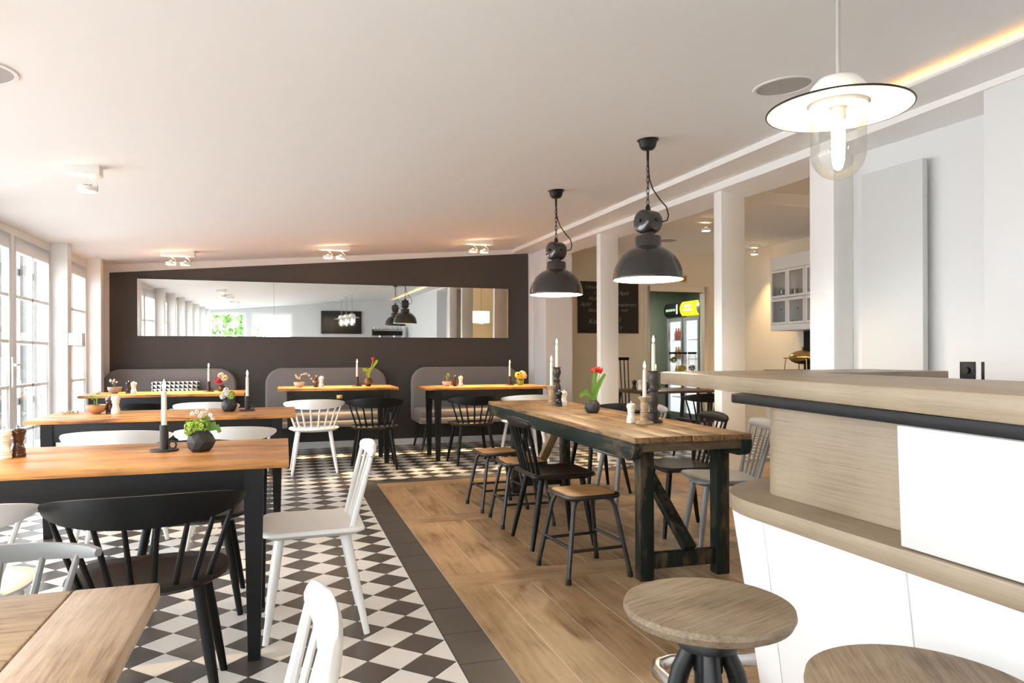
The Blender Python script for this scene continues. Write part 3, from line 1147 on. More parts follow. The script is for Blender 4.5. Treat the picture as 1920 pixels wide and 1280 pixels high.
for yy, m in ((-hy + .03, 'bench_x'), (hy - .06, 'bench_x')):
    B(-hx + .046, .259, yy, yy + .035, LTZ - .075, LTZ - .031).build('end_rail', m, LT, bevel=.003)
for yy in (-hy + .235, hy - .32):
    for s in (-1, 1):
        xx = -.180 if s < 0 else .258
        B(xx - .038, xx + .038, yy - .035, yy + .035, 0, LTZ - .031).build('leg', 'greenz', LT, bevel=.004)
    B(-.142, .22, yy - .022, yy + .022, .055, .135).build('stretcher', 'greenz', LT, bevel=.003)
    B(-.29, .255, yy - .028, yy + .028, LTZ - .10, LTZ - .032).build('cross_rail', 'greenz', LT, bevel=.003)
MB().bar((.06, -hy + .20, .15), (.0, -hy + .90, LTZ - .05), .07, .04).build('brace', 'greenz', LT, bevel=.003)
MB().bar((.0, hy - .30, .15), (.0, hy - 1.0, LTZ - .05), .07, .04).build('brace', 'palebrace', LT, bevel=.003)


# ------------------------------------------------------------------ metal stools
def stool_kit():
    out = []
    pts = []
    for (cx, cy, a0) in ((.098, .098, 0), (-.098, .098, 90), (-.098, -.098, 180), (.098, -.098, 270)):
        for i in range(6):
            a = math.radians(a0 + 18 * i)
            pts.append((cx + .05 * math.cos(a), cy + .05 * math.sin(a)))
    out.append(('seat', MB().prism([(x * .95, y * .95) for x, y in pts], .418, .434, [(x * .93, y * .93) for x, y in pts]).mesh('seat', 'stoolseat'), []))
    out.append(('rim', MB().tube([(x, y, .42) for x, y in pts], .0125, 8, closed=True).mesh('rim', 'iron'), []))
    for sx in (-1, 1):
        for sy in (-1, 1):
            me = MB().tube([(sx * .075, sy * .10, .408), (sx * .105, sy * .115, .40), (sx * .122, sy * .128, .36), (sx * .178, sy * .182, .03), (sx * .180, sy * .184, 0)], .0125, 8).mesh('leg', 'iron')
            ft = MB().tube([(sx * .178, sy * .182, .03), (sx * .180, sy * .184, 0)], .015, 8).mesh('rubber_foot', 'blackmetal')
            out.append(('leg', me, [('rubber_foot', ft)]))
    z, a = .155, .157
    for p0, p1, zz in (((-a, -a), (a, -a), z), ((-a, a), (a, a), z), ((-a, -a), (-a, a), z + .02), ((a, -a), (a, a), z + .02)):
        out.append(('stretcher', MB().tube([(*p0, zz), (*p1, zz)], .0085, 8).mesh('stretcher', 'iron'), []))
    return out


for (x, y, r, lab) in ((1.545, 5.20, 3, 'low metal stool with wooden seat farthest along the long table'),
                       (1.565, 4.67, -3, 'low metal stool with wooden seat behind the black spindle chair'),
                       (1.52, 3.49, 4, 'low metal stool with wooden seat nearest the camera, clear of the long table')):
    place(kit('stool', stool_kit), thing('metal_stool', lab, 'stool', (x, y, 0), math.radians(r), 'metal stools at the long table'))


# ------------------------------------------------------------------ sofas
def sofa(x0, x1, label):
    cx, w = (x0 + x1) / 2, x1 - x0
    t = thing('banquette_sofa', label, 'sofa', (cx, YB - .03, 0), 0, 'grey banquette sofas along the charcoal wall')
    h = w / 2
    r, top, bot = .20, 1.02, .36
    o_ = [(h, bot), (h, top - r)]
    o_ += [(h - r + r * math.cos(a), top - r + r * math.sin(a)) for a in [math.radians(q) for q in range(10, 91, 10)]]
    o_ += [(-h + r + r * math.cos(a), top - r + r * math.sin(a)) for a in [math.radians(q) for q in range(90, 181, 10)]]
    o_ += [(-h, bot)]
    n = len(o_)
    b = MB().add([(x, 0, z) for x, z in o_] + [(x, -.12, z) for x, z in o_], [tuple(range(n)), tuple(range(2 * n - 1, n - 1, -1))] + [(i, n + i, n + (i + 1) % n, (i + 1) % n) for i in range(n)])
    b.build('backrest', 'fabric', t, bevel=.03, seg=3)
    B(-h + .02, h - .02, -.69, -.10, .385, .495).build('seat_cushion', 'fabric', t, bevel=.03, seg=3)
    B(-h, h, -.71, -.02, .325, .40).build('seat_base', 'fabric', t, bevel=.02, seg=3)
    for sx in (-1, 1):
        for (ya, yf) in ((-.62, -.68), (-.14, -.10)):
            MB().tube([(sx * (h - .10), ya, .33), (sx * (h - .03), yf, 0)], [.021, .013], 10).build('leg', 'blackmetal', t)
    return t


sofa(-2.02, -.57, 'grey upholstered sofa bench in the window corner with a patterned cushion')
sofa(-.236, 1.243, 'grey upholstered sofa bench in the middle of the charcoal wall')
sofa(1.57, 3.05, 'grey upholstered sofa bench at the right end of the charcoal wall')
pl = MB()
N = 14
for s in (-1, 1):
    vs, fs = [], []
    for i in range(N + 1):
        for j in range(N + 1):
            u, v = -1 + 2 * i / N, -1 + 2 * j / N
            d = .055 * (max(0, (1 - u ** 4) * (1 - v ** 4))) ** .5
            pinch = 1 - .05 * (1 - abs(u)) * 0
            vs.append((u * .26 * (1 - .04 * (1 - v * v)), s * d, v * .20 * (1 - .04 * (1 - u * u))))
    for i in range(N):
        for j in range(N):
            a = i * (N + 1) + j
            fs.append((a, a + 1, a + N + 2, a + N + 1))
    pl.add(vs, fs)
po = pl.build('scatter_cushion', 'pillow', None, smooth=60)
po.location = (-1.23, 9.05, .69)
po.rotation_euler = (math.radians(-14), 0, 0)
tag(po, 'black and white triangle print cushion on the window corner sofa', 'cushion')


# ------------------------------------------------------------------ tableware
def mill(x, y, z, c, label, s=1.0):
    def mk():
        prof = [(.026, 0), (.028, .004), (.028, .012), (.0255, .015), (.0275, .020), (.025, .024), (.027, .029), (.0235, .036), (.019, .052), (.0195, .064), (.024, .074), (.0215, .077), (.0240, .081), (.0225, .084), (.0265, .090), (.0285, .100), (.0235, .112), (.010, .116), (.0001, .117)]
        k = MB().lathe([(.006, .116), (.004, .119), (.0065, .124), (.0001, .129)], 12).mesh('knob', 'chrome')
        return [('mill_body', MB().lathe(prof, 20).mesh('mill_body', {'w': 'millw', 'b': 'millb', 'r': 'millbr'}[c]), []), ('knob', k, [])]
    t = thing('pepper_mill' if c != 'w' else 'salt_mill', label, 'mill', (x, y, z), random.uniform(0, 3), 'salt and pepper mills')
    t.scale = (s, s, s)
    return place(kit(('mill', c), mk), t)


def flame_parts(t, z):
    MB().tube([(0, 0, z), (.0005, 0, z + .008)], .0012, 6).build('wick', 'wick', t)
    MB().lathe([(.0001, z + .003), (.006, z + .012), (.0075, z + .020), (.005, z + .033), (.0001, z + .048)], 10).build('flame', 'flame', t)


def candle(x, y, z, h, label, r=.0112):
    t = thing('taper_candle', label, 'candle', (x, y, z), 0, 'lit taper candles')
    MB().lathe([(r, 0), (r * .95, h * .6), (r * .9, h - .008), (r * .6, h), (.0001, h - .002)], 16).build('wax', 'wax', t)
    flame_parts(t, h)
    return t


def ringholder(x, y, z, label, rz, s=1.0):
    def mk():
        d = MB().lathe([(.0001, 0), (.055, 0), (.058, .003), (.056, .007), (.020, .008), (.0001, .008)], 32).mesh('dish', 'matteblack')
        c = MB().lathe([(.0175, .007), (.0175, .110), (.0125, .110), (.0125, .085), (.0001, .085)], 20).mesh('cup', 'matteblack')
        ring = MB().tube([(.035 + .0155 * math.cos(a), 0, .026 + .0155 * math.sin(a)) for a in [2 * PI * i / 20 for i in range(20)]], .0045, 8, closed=True).mesh('ring_handle', 'matteblack')
        return [('dish', d, []), ('cup', c, []), ('ring_handle', ring, [])]
    t = thing('ring_candle_holder', label, 'candle holder', (x, y, z), rz, 'black candle holders with a finger ring')
    t.scale = (s, s, s)
    return place(kit('ringholder', mk), t)


def lit_holder(x, y, z, where, rz=-.4, h=.145, s=1.0):
    ringholder(x, y, z, 'matte black candle holder with finger ring ' + where, rz, s)
    candle(x, y, z + .0855 * s, h + .025, 'burning white taper candle in the black holder ' + where)


def facet_vase(x, y, z, label, s=1.0, mat='matteblack', rz=0.3):
    def mk():
        bm = bmesh.new()
        bmesh.ops.create_icosphere(bm, subdivisions=2, radius=.056)
        rnd = random.Random(2)
        for v in bm.verts:
            v.co.x *= 1 + rnd.uniform(-.07, .05)
            v.co.y *= 1 + rnd.uniform(-.07, .05)
        bmesh.ops.decimate if False else None
        bmesh.ops.bisect_plane(bm, geom=bm.verts[:] + bm.edges[:] + bm.faces[:], plane_co=(0, 0, -.042), plane_no=(0, 0, -1), clear_outer=True)
        bmesh.ops.bisect_plane(bm, geom=bm.verts[:] + bm.edges[:] + bm.faces[:], plane_co=(0, 0, .046), plane_no=(0, 0, 1), clear_outer=True)
        eb = [e for e in bm.edges if e.is_boundary and e.verts[0].co.z < 0]
        bmesh.ops.holes_fill(bm, edges=eb, sides=0)
        for v in bm.verts:
            v.co.z += .042
        me = bpy.data.meshes.new('vase_body')
        bmesh.ops.recalc_face_normals(bm, faces=bm.faces)
        bm.to_mesh(me)
        bm.free()
        me.materials.append(M[mat])
        return [('vase_body', me, []), ('inner_wall', MB().lathe([(.028, .087), (.034, .05), (.0001, .03)], 12).mesh('inner_wall', 'plastic'), [])]
    t = thing('faceted_vase', label, 'vase', (x, y, z), rz, 'faceted round vases')
    t.scale = (s, s, s)
    return place(kit(('fvase', mat), mk), t)


def flower_head(b, c, r, n, size, seed, flat=1.0):
    rnd = random.Random(seed)
    for i in range(n):
        d = Vector((rnd.gauss(0, 1), rnd.gauss(0, 1), rnd.gauss(0, 1))).normalized()
        p = Vector(c) + Vector((d.x * r, d.y * r, d.z * r * flat)) * rnd.uniform(.85, 1.05)
        u = d.orthogonal().normalized()
        w = d.cross(u)
        q = rnd.uniform(0, 6.28)
        u, w = u * math.cos(q) + w * math.sin(q), w * math.cos(q) - u * math.sin(q)
        s = size * rnd.uniform(.8, 1.2)
        b.add([p + u * s + d * s * .3, p + w * s + d * s * .3, p - u * s + d * s * .3, p - w * s + d * s * .3, p - d * s * .2], [(0, 1, 4), (1, 2, 4), (2, 3, 4), (3, 0, 4)])


def blade(b, pts, w):
    """leaf blade along pts, half width w(t)"""
    n = len(pts)
    vs, fs = [], []
    for i, p in enumerate(pts):
        p = Vector(p)
        t = (Vector(pts[min(i + 1, n - 1)]) - Vector(pts[max(i - 1, 0)])).normalized()
        sd = t.cross(Vector((0.25, -.95, .1))).normalized()
        ww = w * math.sin(PI * min(.98, max(.03, (i + .35) / n))) ** .8
        nn = sd.cross(t).normalized() * ww * .35
        vs += [p - sd * ww, p - nn, p + sd * ww]
    for i in range(n - 1):
        for k in range(2):
            fs.append((i * 3 + k, i * 3 + k + 1, i * 3 + k + 4, i * 3 + k + 3))
    b.add(vs, fs)
    return b


def tulip(x, y, z, label, heads, leaves, mat='petalr', leafm='leafl', group=None):
    t = thing('tulip', label, 'flower', (x, y, z), 0, group)
    for (hx_, hy_, hz) in heads:
        MB().tube([(0, 0, -.07), (hx_ * .35, hy_ * .35, hz * .4), (hx_, hy_, hz)], [.003, .003, .0028], 8).build('stem', leafm, t)
        for k in range(6):
            a = 2 * PI * k / 6 + (.2 if k % 2 else 0)
            ca, sa = math.cos(a), math.sin(a)
            rr = .017 if k % 2 else .0145
            b = MB()
            vs, fs = [], []
            for i in range(6):
                q = i / 5
                rad = rr * math.sin(.35 + q * 1.65) * (1.0 if q < .8 else 1.1)
                wd = .0135 * math.sin(PI * (.18 + .80 * q)) + .001
                zz = hz + .040 * q
                for s in (-1, 0, 1):
                    rx = rad * (1 if s == 0 else .9)
                    vs.append((hx_ + rx * ca - s * wd * sa, hy_ + rx * sa + s * wd * ca, zz))
            for i in range(5):
                for k2 in range(2):
                    fs.append((i * 3 + k2, i * 3 + k2 + 1, i * 3 + k2 + 4, i * 3 + k2 + 3))
            b.add(vs, fs)
            b.build('petal', mat, t, smooth=60)
    for (pts, w) in leaves:
        blade(MB(), pts, w).build('leaf', leafm, t, smooth=60)
    return t


def bowl(x, y, z, mat, label, r=.048):
    t = thing('planter_bowl', label, 'bowl', (x, y, z), 0, 'small planter bowls')
    MB().lathe([(.0001, 0), (r * .42, 0), (r * .45, .006), (r * .80, r * .28), (r * .96, r * .60), (r, r * 1.0), (r * .95, r * 1.0), (r * .88, r * .6), (.0001, r * .55)], 24).build('bowl_body', mat, t)
    MB().lathe([(.0001, r * .82), (r * .88, r * .80)], 16).build('soil', 'twig', t)
    return t


def sprigs(x, y, z, label, n, h, seed, leafmat='leafl', flowermat=None, arch=None):
    rnd = random.Random(seed)
    t = thing('potted_sprig', label, 'plant', (x, y, z))
    for i in range(n):
        a = rnd.uniform(0, 6.28)
        ln = h * rnd.uniform(.5, 1.0)
        sp = rnd.uniform(.1, .55) * ln
        e = (sp * math.cos(a), sp * .4 * math.sin(a), ln)
        MB().tube([(0.01 * math.cos(a), 0, -.005), (e[0] * .4, e[1] * .4, ln * .6), e], .0014, 5).build('stem', 'twig' if flowermat else leafmat, t)
        b = MB()
        flower_head(b, e, .007, 7, .007, seed + i)
        b.build('blossom' if flowermat else 'leaf_tuft', flowermat or leafmat, t, smooth=0)
    b = MB()
    flower_head(b, (0, 0, .0), .026, 40, .008, seed + 50, .45)
    b.build('moss', 'leaf', t, smooth=0)
    if arch:
        P = [(arch * q, 0, h * (.75 + .55 * math.sin(PI * min(1, q * 1.05))) - h * .55 * q * q) for q in [i / 6 for i in range(7)]]
        MB().tube([(0, 0, 0)] + P, .0015, 5).build('stem', 'twig', t)
        b = MB()
        for i, p in enumerate(P):
            flower_head(b, p, .010, 9, .007, seed + 80 + i)
        b.build('blossom', flowermat or leafmat, t, smooth=0)
    return t


# nearest orange table
mill(-1.05, 3.235, T1Z, 'w', 'cream salt mill at the left end of the nearest orange table')
mill(-1.018, 3.285, T1Z, 'r', 'glossy brown pepper mill at the left end of the nearest orange table')
lit_holder(-.49, 3.295, T1Z, 'on the nearest orange table', -.3)
facet_vase(-.339, 3.225, T1Z, 'faceted black vase on the nearest orange table', 1.0)
t = thing('hydrangea', 'lime green hydrangea with small white blossoms in the nearest faceted vase', 'flower', (-.339, 3.225, T1Z + .075))
MB().tube([(0, 0, -.045), (-.01, -.01, .02)], .003, 6).build('stem', 'leafl', t)
for k, (cx, cz, r) in enumerate(((-.030, .032, .030), (.004, .034, .026), (-.040, .014, .022))):
    b = MB()
    flower_head(b, (cx, -.012, cz), r, 130, .0062, 11 + k)
    b.build('flower_head', 'hydr', t, smooth=0)
for k, (ax, az) in enumerate(((.030, .050), (.052, .040), (.066, .026), (.02, .07))):
    blade(MB(), [(0, 0, .0), (ax * .5, -.01, az * .8), (ax, -.015, az), (ax * 1.15, -.015, az - .022)], .013).build('leaf', 'leaf', t, smooth=60)
for k, (ax, az) in enumerate(((-.035, .085), (-.015, .092), (.005, .088), (.022, .095), (.036, .078), (.046, .062), (-.004, .074), (.016, .062))):
    b = MB()
    flower_head(b, (ax, .0, az), .006, 10, .0062, 60 + k)
    b.build('blossom', 'petalw', t, smooth=0)
# second table
bowl(-1.272, 5.63, T2Z, 'copper', 'copper coloured bowl near the window end of the second table', .066)
sprigs(-1.272, 5.63, T2Z + .055, 'thin green succulent sprigs growing in the copper bowl', 5, .11, 21)
t = thing('dried_blossom', 'cut pale blossom twig lying at the window end of the second table', 'twig', (-1.438, 5.70, T2Z))
MB().tube([(-.05, 0, .006), (.0, .01, .012), (.05, 0, .03), (.085, 0, .062)], .0015, 5).build('stem', 'twig', t)
b = MB()
for i in range(6):
    flower_head(b, (-.05 + .018 * i, random.uniform(-.02, .02), .012), .010, 9, .007, 90 + i)
b.build('blossom', 'petalc', t, smooth=0)
mill(-1.190, 5.653, T2Z, 'r', 'glossy brown pepper mill on the second table beside the copper bowl')
mill(-1.142, 5.600, T2Z, 'w', 'cream salt mill on the second table beside the copper bowl', 1.1)
facet_vase(-.394, 5.569, T2Z, 'faceted black vase on the second table', 1.0, rz=1.1)
t = thing('blossom_stem', 'white and green blossoms in the faceted vase on the second table', 'flower', (-.394, 5.569, T2Z + .08))
MB().tube([(0, 0, -.05), (-.01, 0, .04)], .003, 6).build('stem', 'leafl', t)
for k, (ax, az, m) in enumerate(((.015, .03, 'hydr'), (-.012, .045, 'petalw'), (-.03, .055, 'petalw'), (-.045, .03, 'petalw'), (-.02, .075, 'petalw'), (.02, .05, 'leafl'))):
    b = MB()
    flower_head(b, (ax, -.005, az), .018, 40, .008, 130 + k)
    b.build('flower_head', m, t, smooth=0)
lit_holder(-.270, 5.583, T2Z, 'on the second table', -.3)
# left sofa table
bowl(-1.651, 8.05, T3Z, 'clay', 'grey clay bowl on the left sofa table', .066)
sprigs(-1.651, 8.05, T3Z + .055, 'pale white blossom sprigs in the grey clay bowl', 7, .10, 33, flowermat='petalw')
mill(-1.525, 8.05, T3Z, 'b', 'black pepper mill on the left sofa table')
mill(-1.465, 7.98, T3Z, 'w', 'cream salt mill on the left sofa table')
lit_holder(-.777, 8.12, T3Z, 'on the left sofa table', -.3)
t = thing('bud_vase', 'small amber glass vase on the left sofa table behind the white blossoms', 'vase', (-.655, 8.15, T3Z))
MB().lathe([(.0001, 0), (.03, 0), (.038, .02), (.036, .05), (.024, .065), (.027, .07)], 16, caps=False).build('vase_body', 'bronze', t)
t = thing('ranunculus', 'crimson and cream flowers in the amber vase on the left sofa table', 'flower', (-.655, 8.15, T3Z + .07))
for k, (ax, az, r, m) in enumerate(((-.03, .045, .036, 'petalp'), (.03, .07, .034, 'petalc'), (.0, .10, .028, 'petalc'))):
    b = MB()
    flower_head(b, (ax, -.01, az), r, 80, .012, 150 + k)
    b.build('flower_head', m, t, smooth=0)
MB().tube([(0, 0, -.06), (0, 0, .06)], .003, 6).build('stem', 'leaf', t)
# middle sofa table
bowl(.141, 8.0, T4Z, 'clayp', 'pale clay bowl on the middle sofa table', .058)
sprigs(.141, 8.0, T4Z + .048, 'pale pink blossom twigs arching out of the bowl on the middle sofa table', 6, .085, 44, flowermat='petalc', arch=.15)
mill(.320, 8.0, T4Z, 'r', 'brown pepper mill on the middle sofa table')
mill(.370, 7.94, T4Z, 'w', 'cream salt mill on the middle sofa table')
lit_holder(.765, 8.06, T4Z, 'on the middle sofa table', -.2)
t = thing('bud_vase', 'round bronze glass vase on the middle sofa table', 'vase', (.884, 8.02, T4Z))
MB().lathe([(.0001, 0), (.022, 0), (.045, .022), (.052, .05), (.040, .082), (.022, .094), (.020, .094)], 20, caps=False).build('vase_body', 'bronze', t)
tulip(.884, 8.02, T4Z + .085, 'single open red tulip in the round vase on the middle sofa table', [(.05, -.02, .20)],
      [([(0, 0, -.03), (-.008, -.01, .05), (.01, -.02, .10), (.004, -.03, .115)], .026), ([(.02, 0, .09), (.05, -.01, .14), (.085, -.01, .19), (.10, -.01, .21)], .019), ([(-.0, -.01, .07), (-.03, -.02, .10), (-.055, -.02, .11), (-.05, -.02, .08)], .02)])
# right sofa table
bowl(1.789, 8.05, T5Z, 'clayp', 'pale clay bowl on the right sofa table', .056)
sprigs(1.789, 8.05, T5Z + .046, 'small green seedling sprigs in the bowl on the right sofa table', 4, .10, 55)
mill(1.885, 8.05, T5Z, 'r', 'brown pepper mill on the right sofa table')
mill(1.937, 7.98, T5Z, 'w', 'cream salt mill on the right sofa table')
lit_holder(2.558, 8.05, T5Z, 'on the right sofa table', -.2)
t = thing('bud_vase', 'clear glass tumbler vase on the right sofa table', 'vase', (2.695, 8.07, T5Z))
MB().lathe([(.0001, 0), (.030, 0), (.046, .02), (.050, .055), (.040, .085), (.034, .09)], 20, caps=False).build('vase_body', 'glassjar', t)
MB().lathe([(.0001, .004), (.028, .004), (.042, .022), (.045, .05), (.0001, .05)], 16).build('water', 'leafl', t)
t = thing('chrysanthemum', 'yellow and cream pompom flowers in the tumbler on the right sofa table', 'flower', (2.695, 8.07, T5Z + .09))
for k, (ax, az, r, m) in enumerate(((-.03, .03, .036, 'petaly'), (.008, .012, .028, 'petaly'), (.025, .045, .038, 'petalc'), (.05, .02, .03, 'petalc'))):
    b = MB()
    flower_head(b, (ax, -.01, az), r, 90, .010, 170 + k)
    b.build('flower_head', m, t, smooth=0)
MB().tube([(0, 0, -.07), (0, 0, .02)], .006, 6).build('stem', 'leaf', t)


# long table
def candlestick(x, y, z, mat, prof, label, cl, h, clab):
    t = thing('turned_candlestick', label, 'candlestick', (x, y, z), 0, 'turned wooden candlesticks')
    nb = 4
    MB().lathe(prof[:nb], 24).build('base', mat, t, smooth=35)
    MB().lathe(prof[nb - 1:], 24).build('stem', mat, t, smooth=35)
    candle(x, y, z + prof[-1][1] - .006, cl, clab, .0115)


PT = [(.052, 0), (.055, .008), (.050, .014), (.030, .018), (.030, .055), (.034, .060), (.034, .066), (.024, .075), (.022, .090), (.032, .115), (.034, .135), (.026, .165), (.021, .180), (.030, .185), (.032, .192), (.024, .200), (.020, .212), (.024, .228), (.033, .250), (.034, .272), (.026, .292), (.032, .298), (.034, .304), (.0001, .302)]
PS = [(.050, 0), (.052, .007), (.045, .016), (.024, .020), (.022, .040), (.028, .044), (.020, .050), (.026, .058), (.021, .064), (.026, .070), (.020, .078), (.024, .100), (.026, .112), (.020, .125), (.024, .135), (.036, .150), (.037, .157), (.0001, .155)]
candlestick(2.044, 5.325, LTZ, 'ltwood', PS, 'short pale wooden candlestick at the far group on the long table', .20, 0, 'lit candle in the short pale candlestick at the far group on the long table')
candlestick(2.121, 5.40, LTZ, 'dkwood', PT, 'tall dark turned candlestick at the far group on the long table', .195, 0, 'lit candle in the tall dark candlestick at the far group on the long table')
mill(2.044, 5.161, LTZ, 'b', 'black pepper mill in the far candle group on the long table')
mill(2.110, 5.215, LTZ, 'w', 'white salt mill in the far candle group on the long table')
facet_vase(2.018, 4.468, LTZ, 'faceted black vase with tulips in the middle of the long table', 1.0, rz=.8)
tulip(2.018, 4.468, LTZ + .085, 'red tulips with drooping green leaves in the black vase on the long table', [(.012, 0, .185), (.036, -.01, .195), (.050, -.02, .188)],
      [([(0, 0, -.02), (.0, -.01, .07), (.004, -.015, .14), (.003, -.02, .21)], .015), ([(.01, 0, -.02), (.03, -.01, .07), (.058, -.015, .14), (.088, -.02, .185)], .017), ([(0, 0, -.02), (-.025, -.02, .035), (-.06, -.03, .065), (-.095, -.03, .050), (-.098, -.03, .025)], .020)], leafm='leaf')
mill(1.925, 3.715, LTZ, 'w', 'white salt mill at the near candle group on the long table')
candlestick(1.972, 3.640, LTZ, 'ltwood', PS, 'short pale wooden candlestick at the near group on the long table', .165, 0, 'lit candle in the short pale candlestick at the near group on the long table')
candlestick(2.072, 3.715, LTZ, 'dkwood', PT, 'tall dark turned candlestick at the near group on the long table', .17, 0, 'lit candle in the tall dark candlestick at the near group on the long table')


# ------------------------------------------------------------------ dark grey factory pendants
def pendant(x, y, rimz, label):
    zt = zc(x, y)
    t = thing('factory_pendant', label, 'pendant lamp', (x, y, 0), 0, 'dark grey factory pendants over the long table')
    MB().lathe([(.0001, zt + .004), (.066, zt + .004), (.068, zt - .004), (.058, zt - .012), (.050, zt - .045), (.038, zt - .060), (.012, zt - .068), (.0001, zt - .068)], 24).build('ceiling_rose', 'blackmetal', t)
    MB().cyl((0, 0, zt - .066), (0, 0, zt - .13), .009, .008, 10).build('stem', 'blackmetal', t)
    R = .2175
    z0 = rimz
    prof = []
    for i in range(13):
        a = math.radians(2 + 66 * i / 12)
        prof.append((R * math.cos(a) ** .85, z0 + .012 + .205 * math.sin(a) ** 1.05))
    dome_top = prof[-1][1]
    outer = [(R + .001, z0), (R + .003, z0 + .006)] + prof + [(.080, dome_top + .010), (.080, dome_top + .012)]
    MB().lathe(outer, 48, caps=False).build('dome', 'enamel', t, smooth=60)
    inner = [(R - .002, z0 + .001)] + [(max(.02, r - .006), z - .006) for r, z in prof] + [(.0001, dome_top)]
    MB().lathe(inner, 48, caps=False).build('dome_lining', 'white_in', t, smooth=60)
    MB().lathe([(.080, dome_top - .002), (.082, dome_top + .062), (.076, dome_top + .072), (.045, dome_top + .076), (.040, dome_top + .078)], 32, caps=False).build('collar', 'enamel', t, smooth=40)
    zn = dome_top + .076
    MB().lathe([(.042, zn - .004), (.036, zn + .025), (.0001, zn + .026)], 20).build('neck', 'enamel', t)
    zh = zn + .085
    # gear-like head: a fat drum lying on its side
    d = MB().lathe([(.0001, -.066), (.055, -.066), (.068, -.060), (.074, -.046), (.075, -.02), (.075, .02), (.074, .046), (.068, .060), (.055, .066), (.0001, .066)], 28, (0, 0, zh), axis='X')
    gh = d.build('gear_head', 'enamel', t, smooth=50)
    gh.rotation_euler = (0, 0, math.radians(14))
    for sx in (-1, 1):
        MB().lathe([(.012, -.006), (.012, .010), (.0001, .011)] if sx > 0 else [(.012, .006), (.012, -.010), (.0001, -.011)], 12, (sx * .070, 0, zh + .004), axis='X').build('knob', 'blackmetal', gh)
    MB().lathe([(.012, .006), (.012, -.010), (.0001, -.011)], 12, (0, -.072, zh + .004), axis='Y').build('knob', 'blackmetal', gh)
    MB().lathe([(.018, zh + .068), (.014, zh + .098), (.006, zh + .112), (.0001, zh + .112)], 14).build('hook_eye', 'blackmetal', t)
    zb_, za_ = zh + .108, zt - .128
    n = max(4, int(round((za_ - zb_) / .034)))
    step = (za_ - zb_) / n
    link = MB().tube([(.009 * math.cos(a), 0, (step * .66) * math.sin(a)) for a in [2 * PI * i / 16 for i in range(16)]], .0026, 6, closed=True).mesh('chain_link', 'blackmetal')
    for i in range(n):
        obj('chain_link', link, t, (0, 0, zb_ + step * (i + .5)), (PI / 2 if i % 2 else .2))
    cz = zh + .004
    MB().tube([(.0, 0, zt - .07), (.006, 0, zt - .20), (.012, 0, zb_ + .16), (.035, 0, zb_ + .10), (.085, -.01, zb_ + .03), (.118, -.02, zh + .10), (.128, -.03, zh + .045), (.112, -.04, zh + .01), (.078, -.05, zh)], .0045, 8).build('power_cord', 'blackmetal', t, smooth=80)
    MB().ball((0, 0, z0 + .10), .035, 14, 10).build('bulb', 'bulb', t)
    light('pendant_bulb', 'POINT', t, (0, 0, z0 + .055), 26, (1, .78, .52), .04)
    return t


pendant(2.164, 3.943, 1.627, 'dark grey factory pendant lamp over the long table, nearer and larger in view')
pendant(2.129, 5.426, 1.658, 'dark grey factory pendant lamp over the long table, farther one by the charcoal wall')


# ------------------------------------------------------------------ white enamel lamps over the bar
def enamel_lamp(x, y, label, lit):
    z = 1.845     # rim
    zt = zc(x, y)
    t = thing('enamel_pendant', label, 'pendant lamp', (x, y, 0), 0, 'white enamel glass-jar pendants over the bar')
    MB().cyl((0, 0, z + .09), (0, 0, zt), .0055, .0055, 8).build('cord', 'greyfab', t)
    MB().lathe([(.0001, zt + .003), (.05, zt + .003), (.05, zt - .012), (.0001, zt - .02)], 20).build('ceiling_rose', 'white_in', t)
    MB().lathe([(.078, z + .006), (.080, z + .03), (.074, z + .062), (.055, z + .085), (.025, z + .094), (.0001, z + .095)], 32).build('cap', 'white_in', t, smooth=60)
    MB().lathe([(.192, z), (.150, z + .008), (.078, z + .020), (.078, z + .016), (.150, z + .004), (.191, z - .003)], 56, caps=False).build('shade', 'white_in', t, smooth=60)
    MB().tube([(.192 * math.cos(a), .192 * math.sin(a), z - .001) for a in [2 * PI * i / 64 for i in range(64)]], .0028, 6, closed=True).build('rim', 'blackmetal', t)
    prof = [(.068, z + .012), (.073, z - .01), (.0735, z - .12)]
    for i in range(1, 9):
        a = math.radians(90 * i / 8)
        prof.append((max(.0001, .0735 * math.cos(a)), z - .12 - .078 * math.sin(a)))
    MB().lathe(prof, 32, caps=False).build('glass_jar', 'glassjar', t, smooth=80)
    MB().lathe([(.02, z + .01), (.02, z - .03), (.012, z - .035), (.0001, z - .035)], 14).build('socket', 'white_in', t)
    MB().lathe([(.0001, z - .150), (.012, z - .146), (.017, z - .13), (.018, z - .06), (.013, z - .045), (.012, z - .035)], 16, caps=False).build('bulb', 'bulb_jar', t, smooth=60)
    return t


enamel_lamp(1.494, 1.62, 'white enamel pendant with clear glass jar lit above the bar', True)
enamel_lamp(1.43, .80, 'white enamel pendant seen only in the mirror, middle of its row', True)
enamel_lamp(1.37, -.02, 'white enamel pendant seen only in the mirror, end of its row', True)


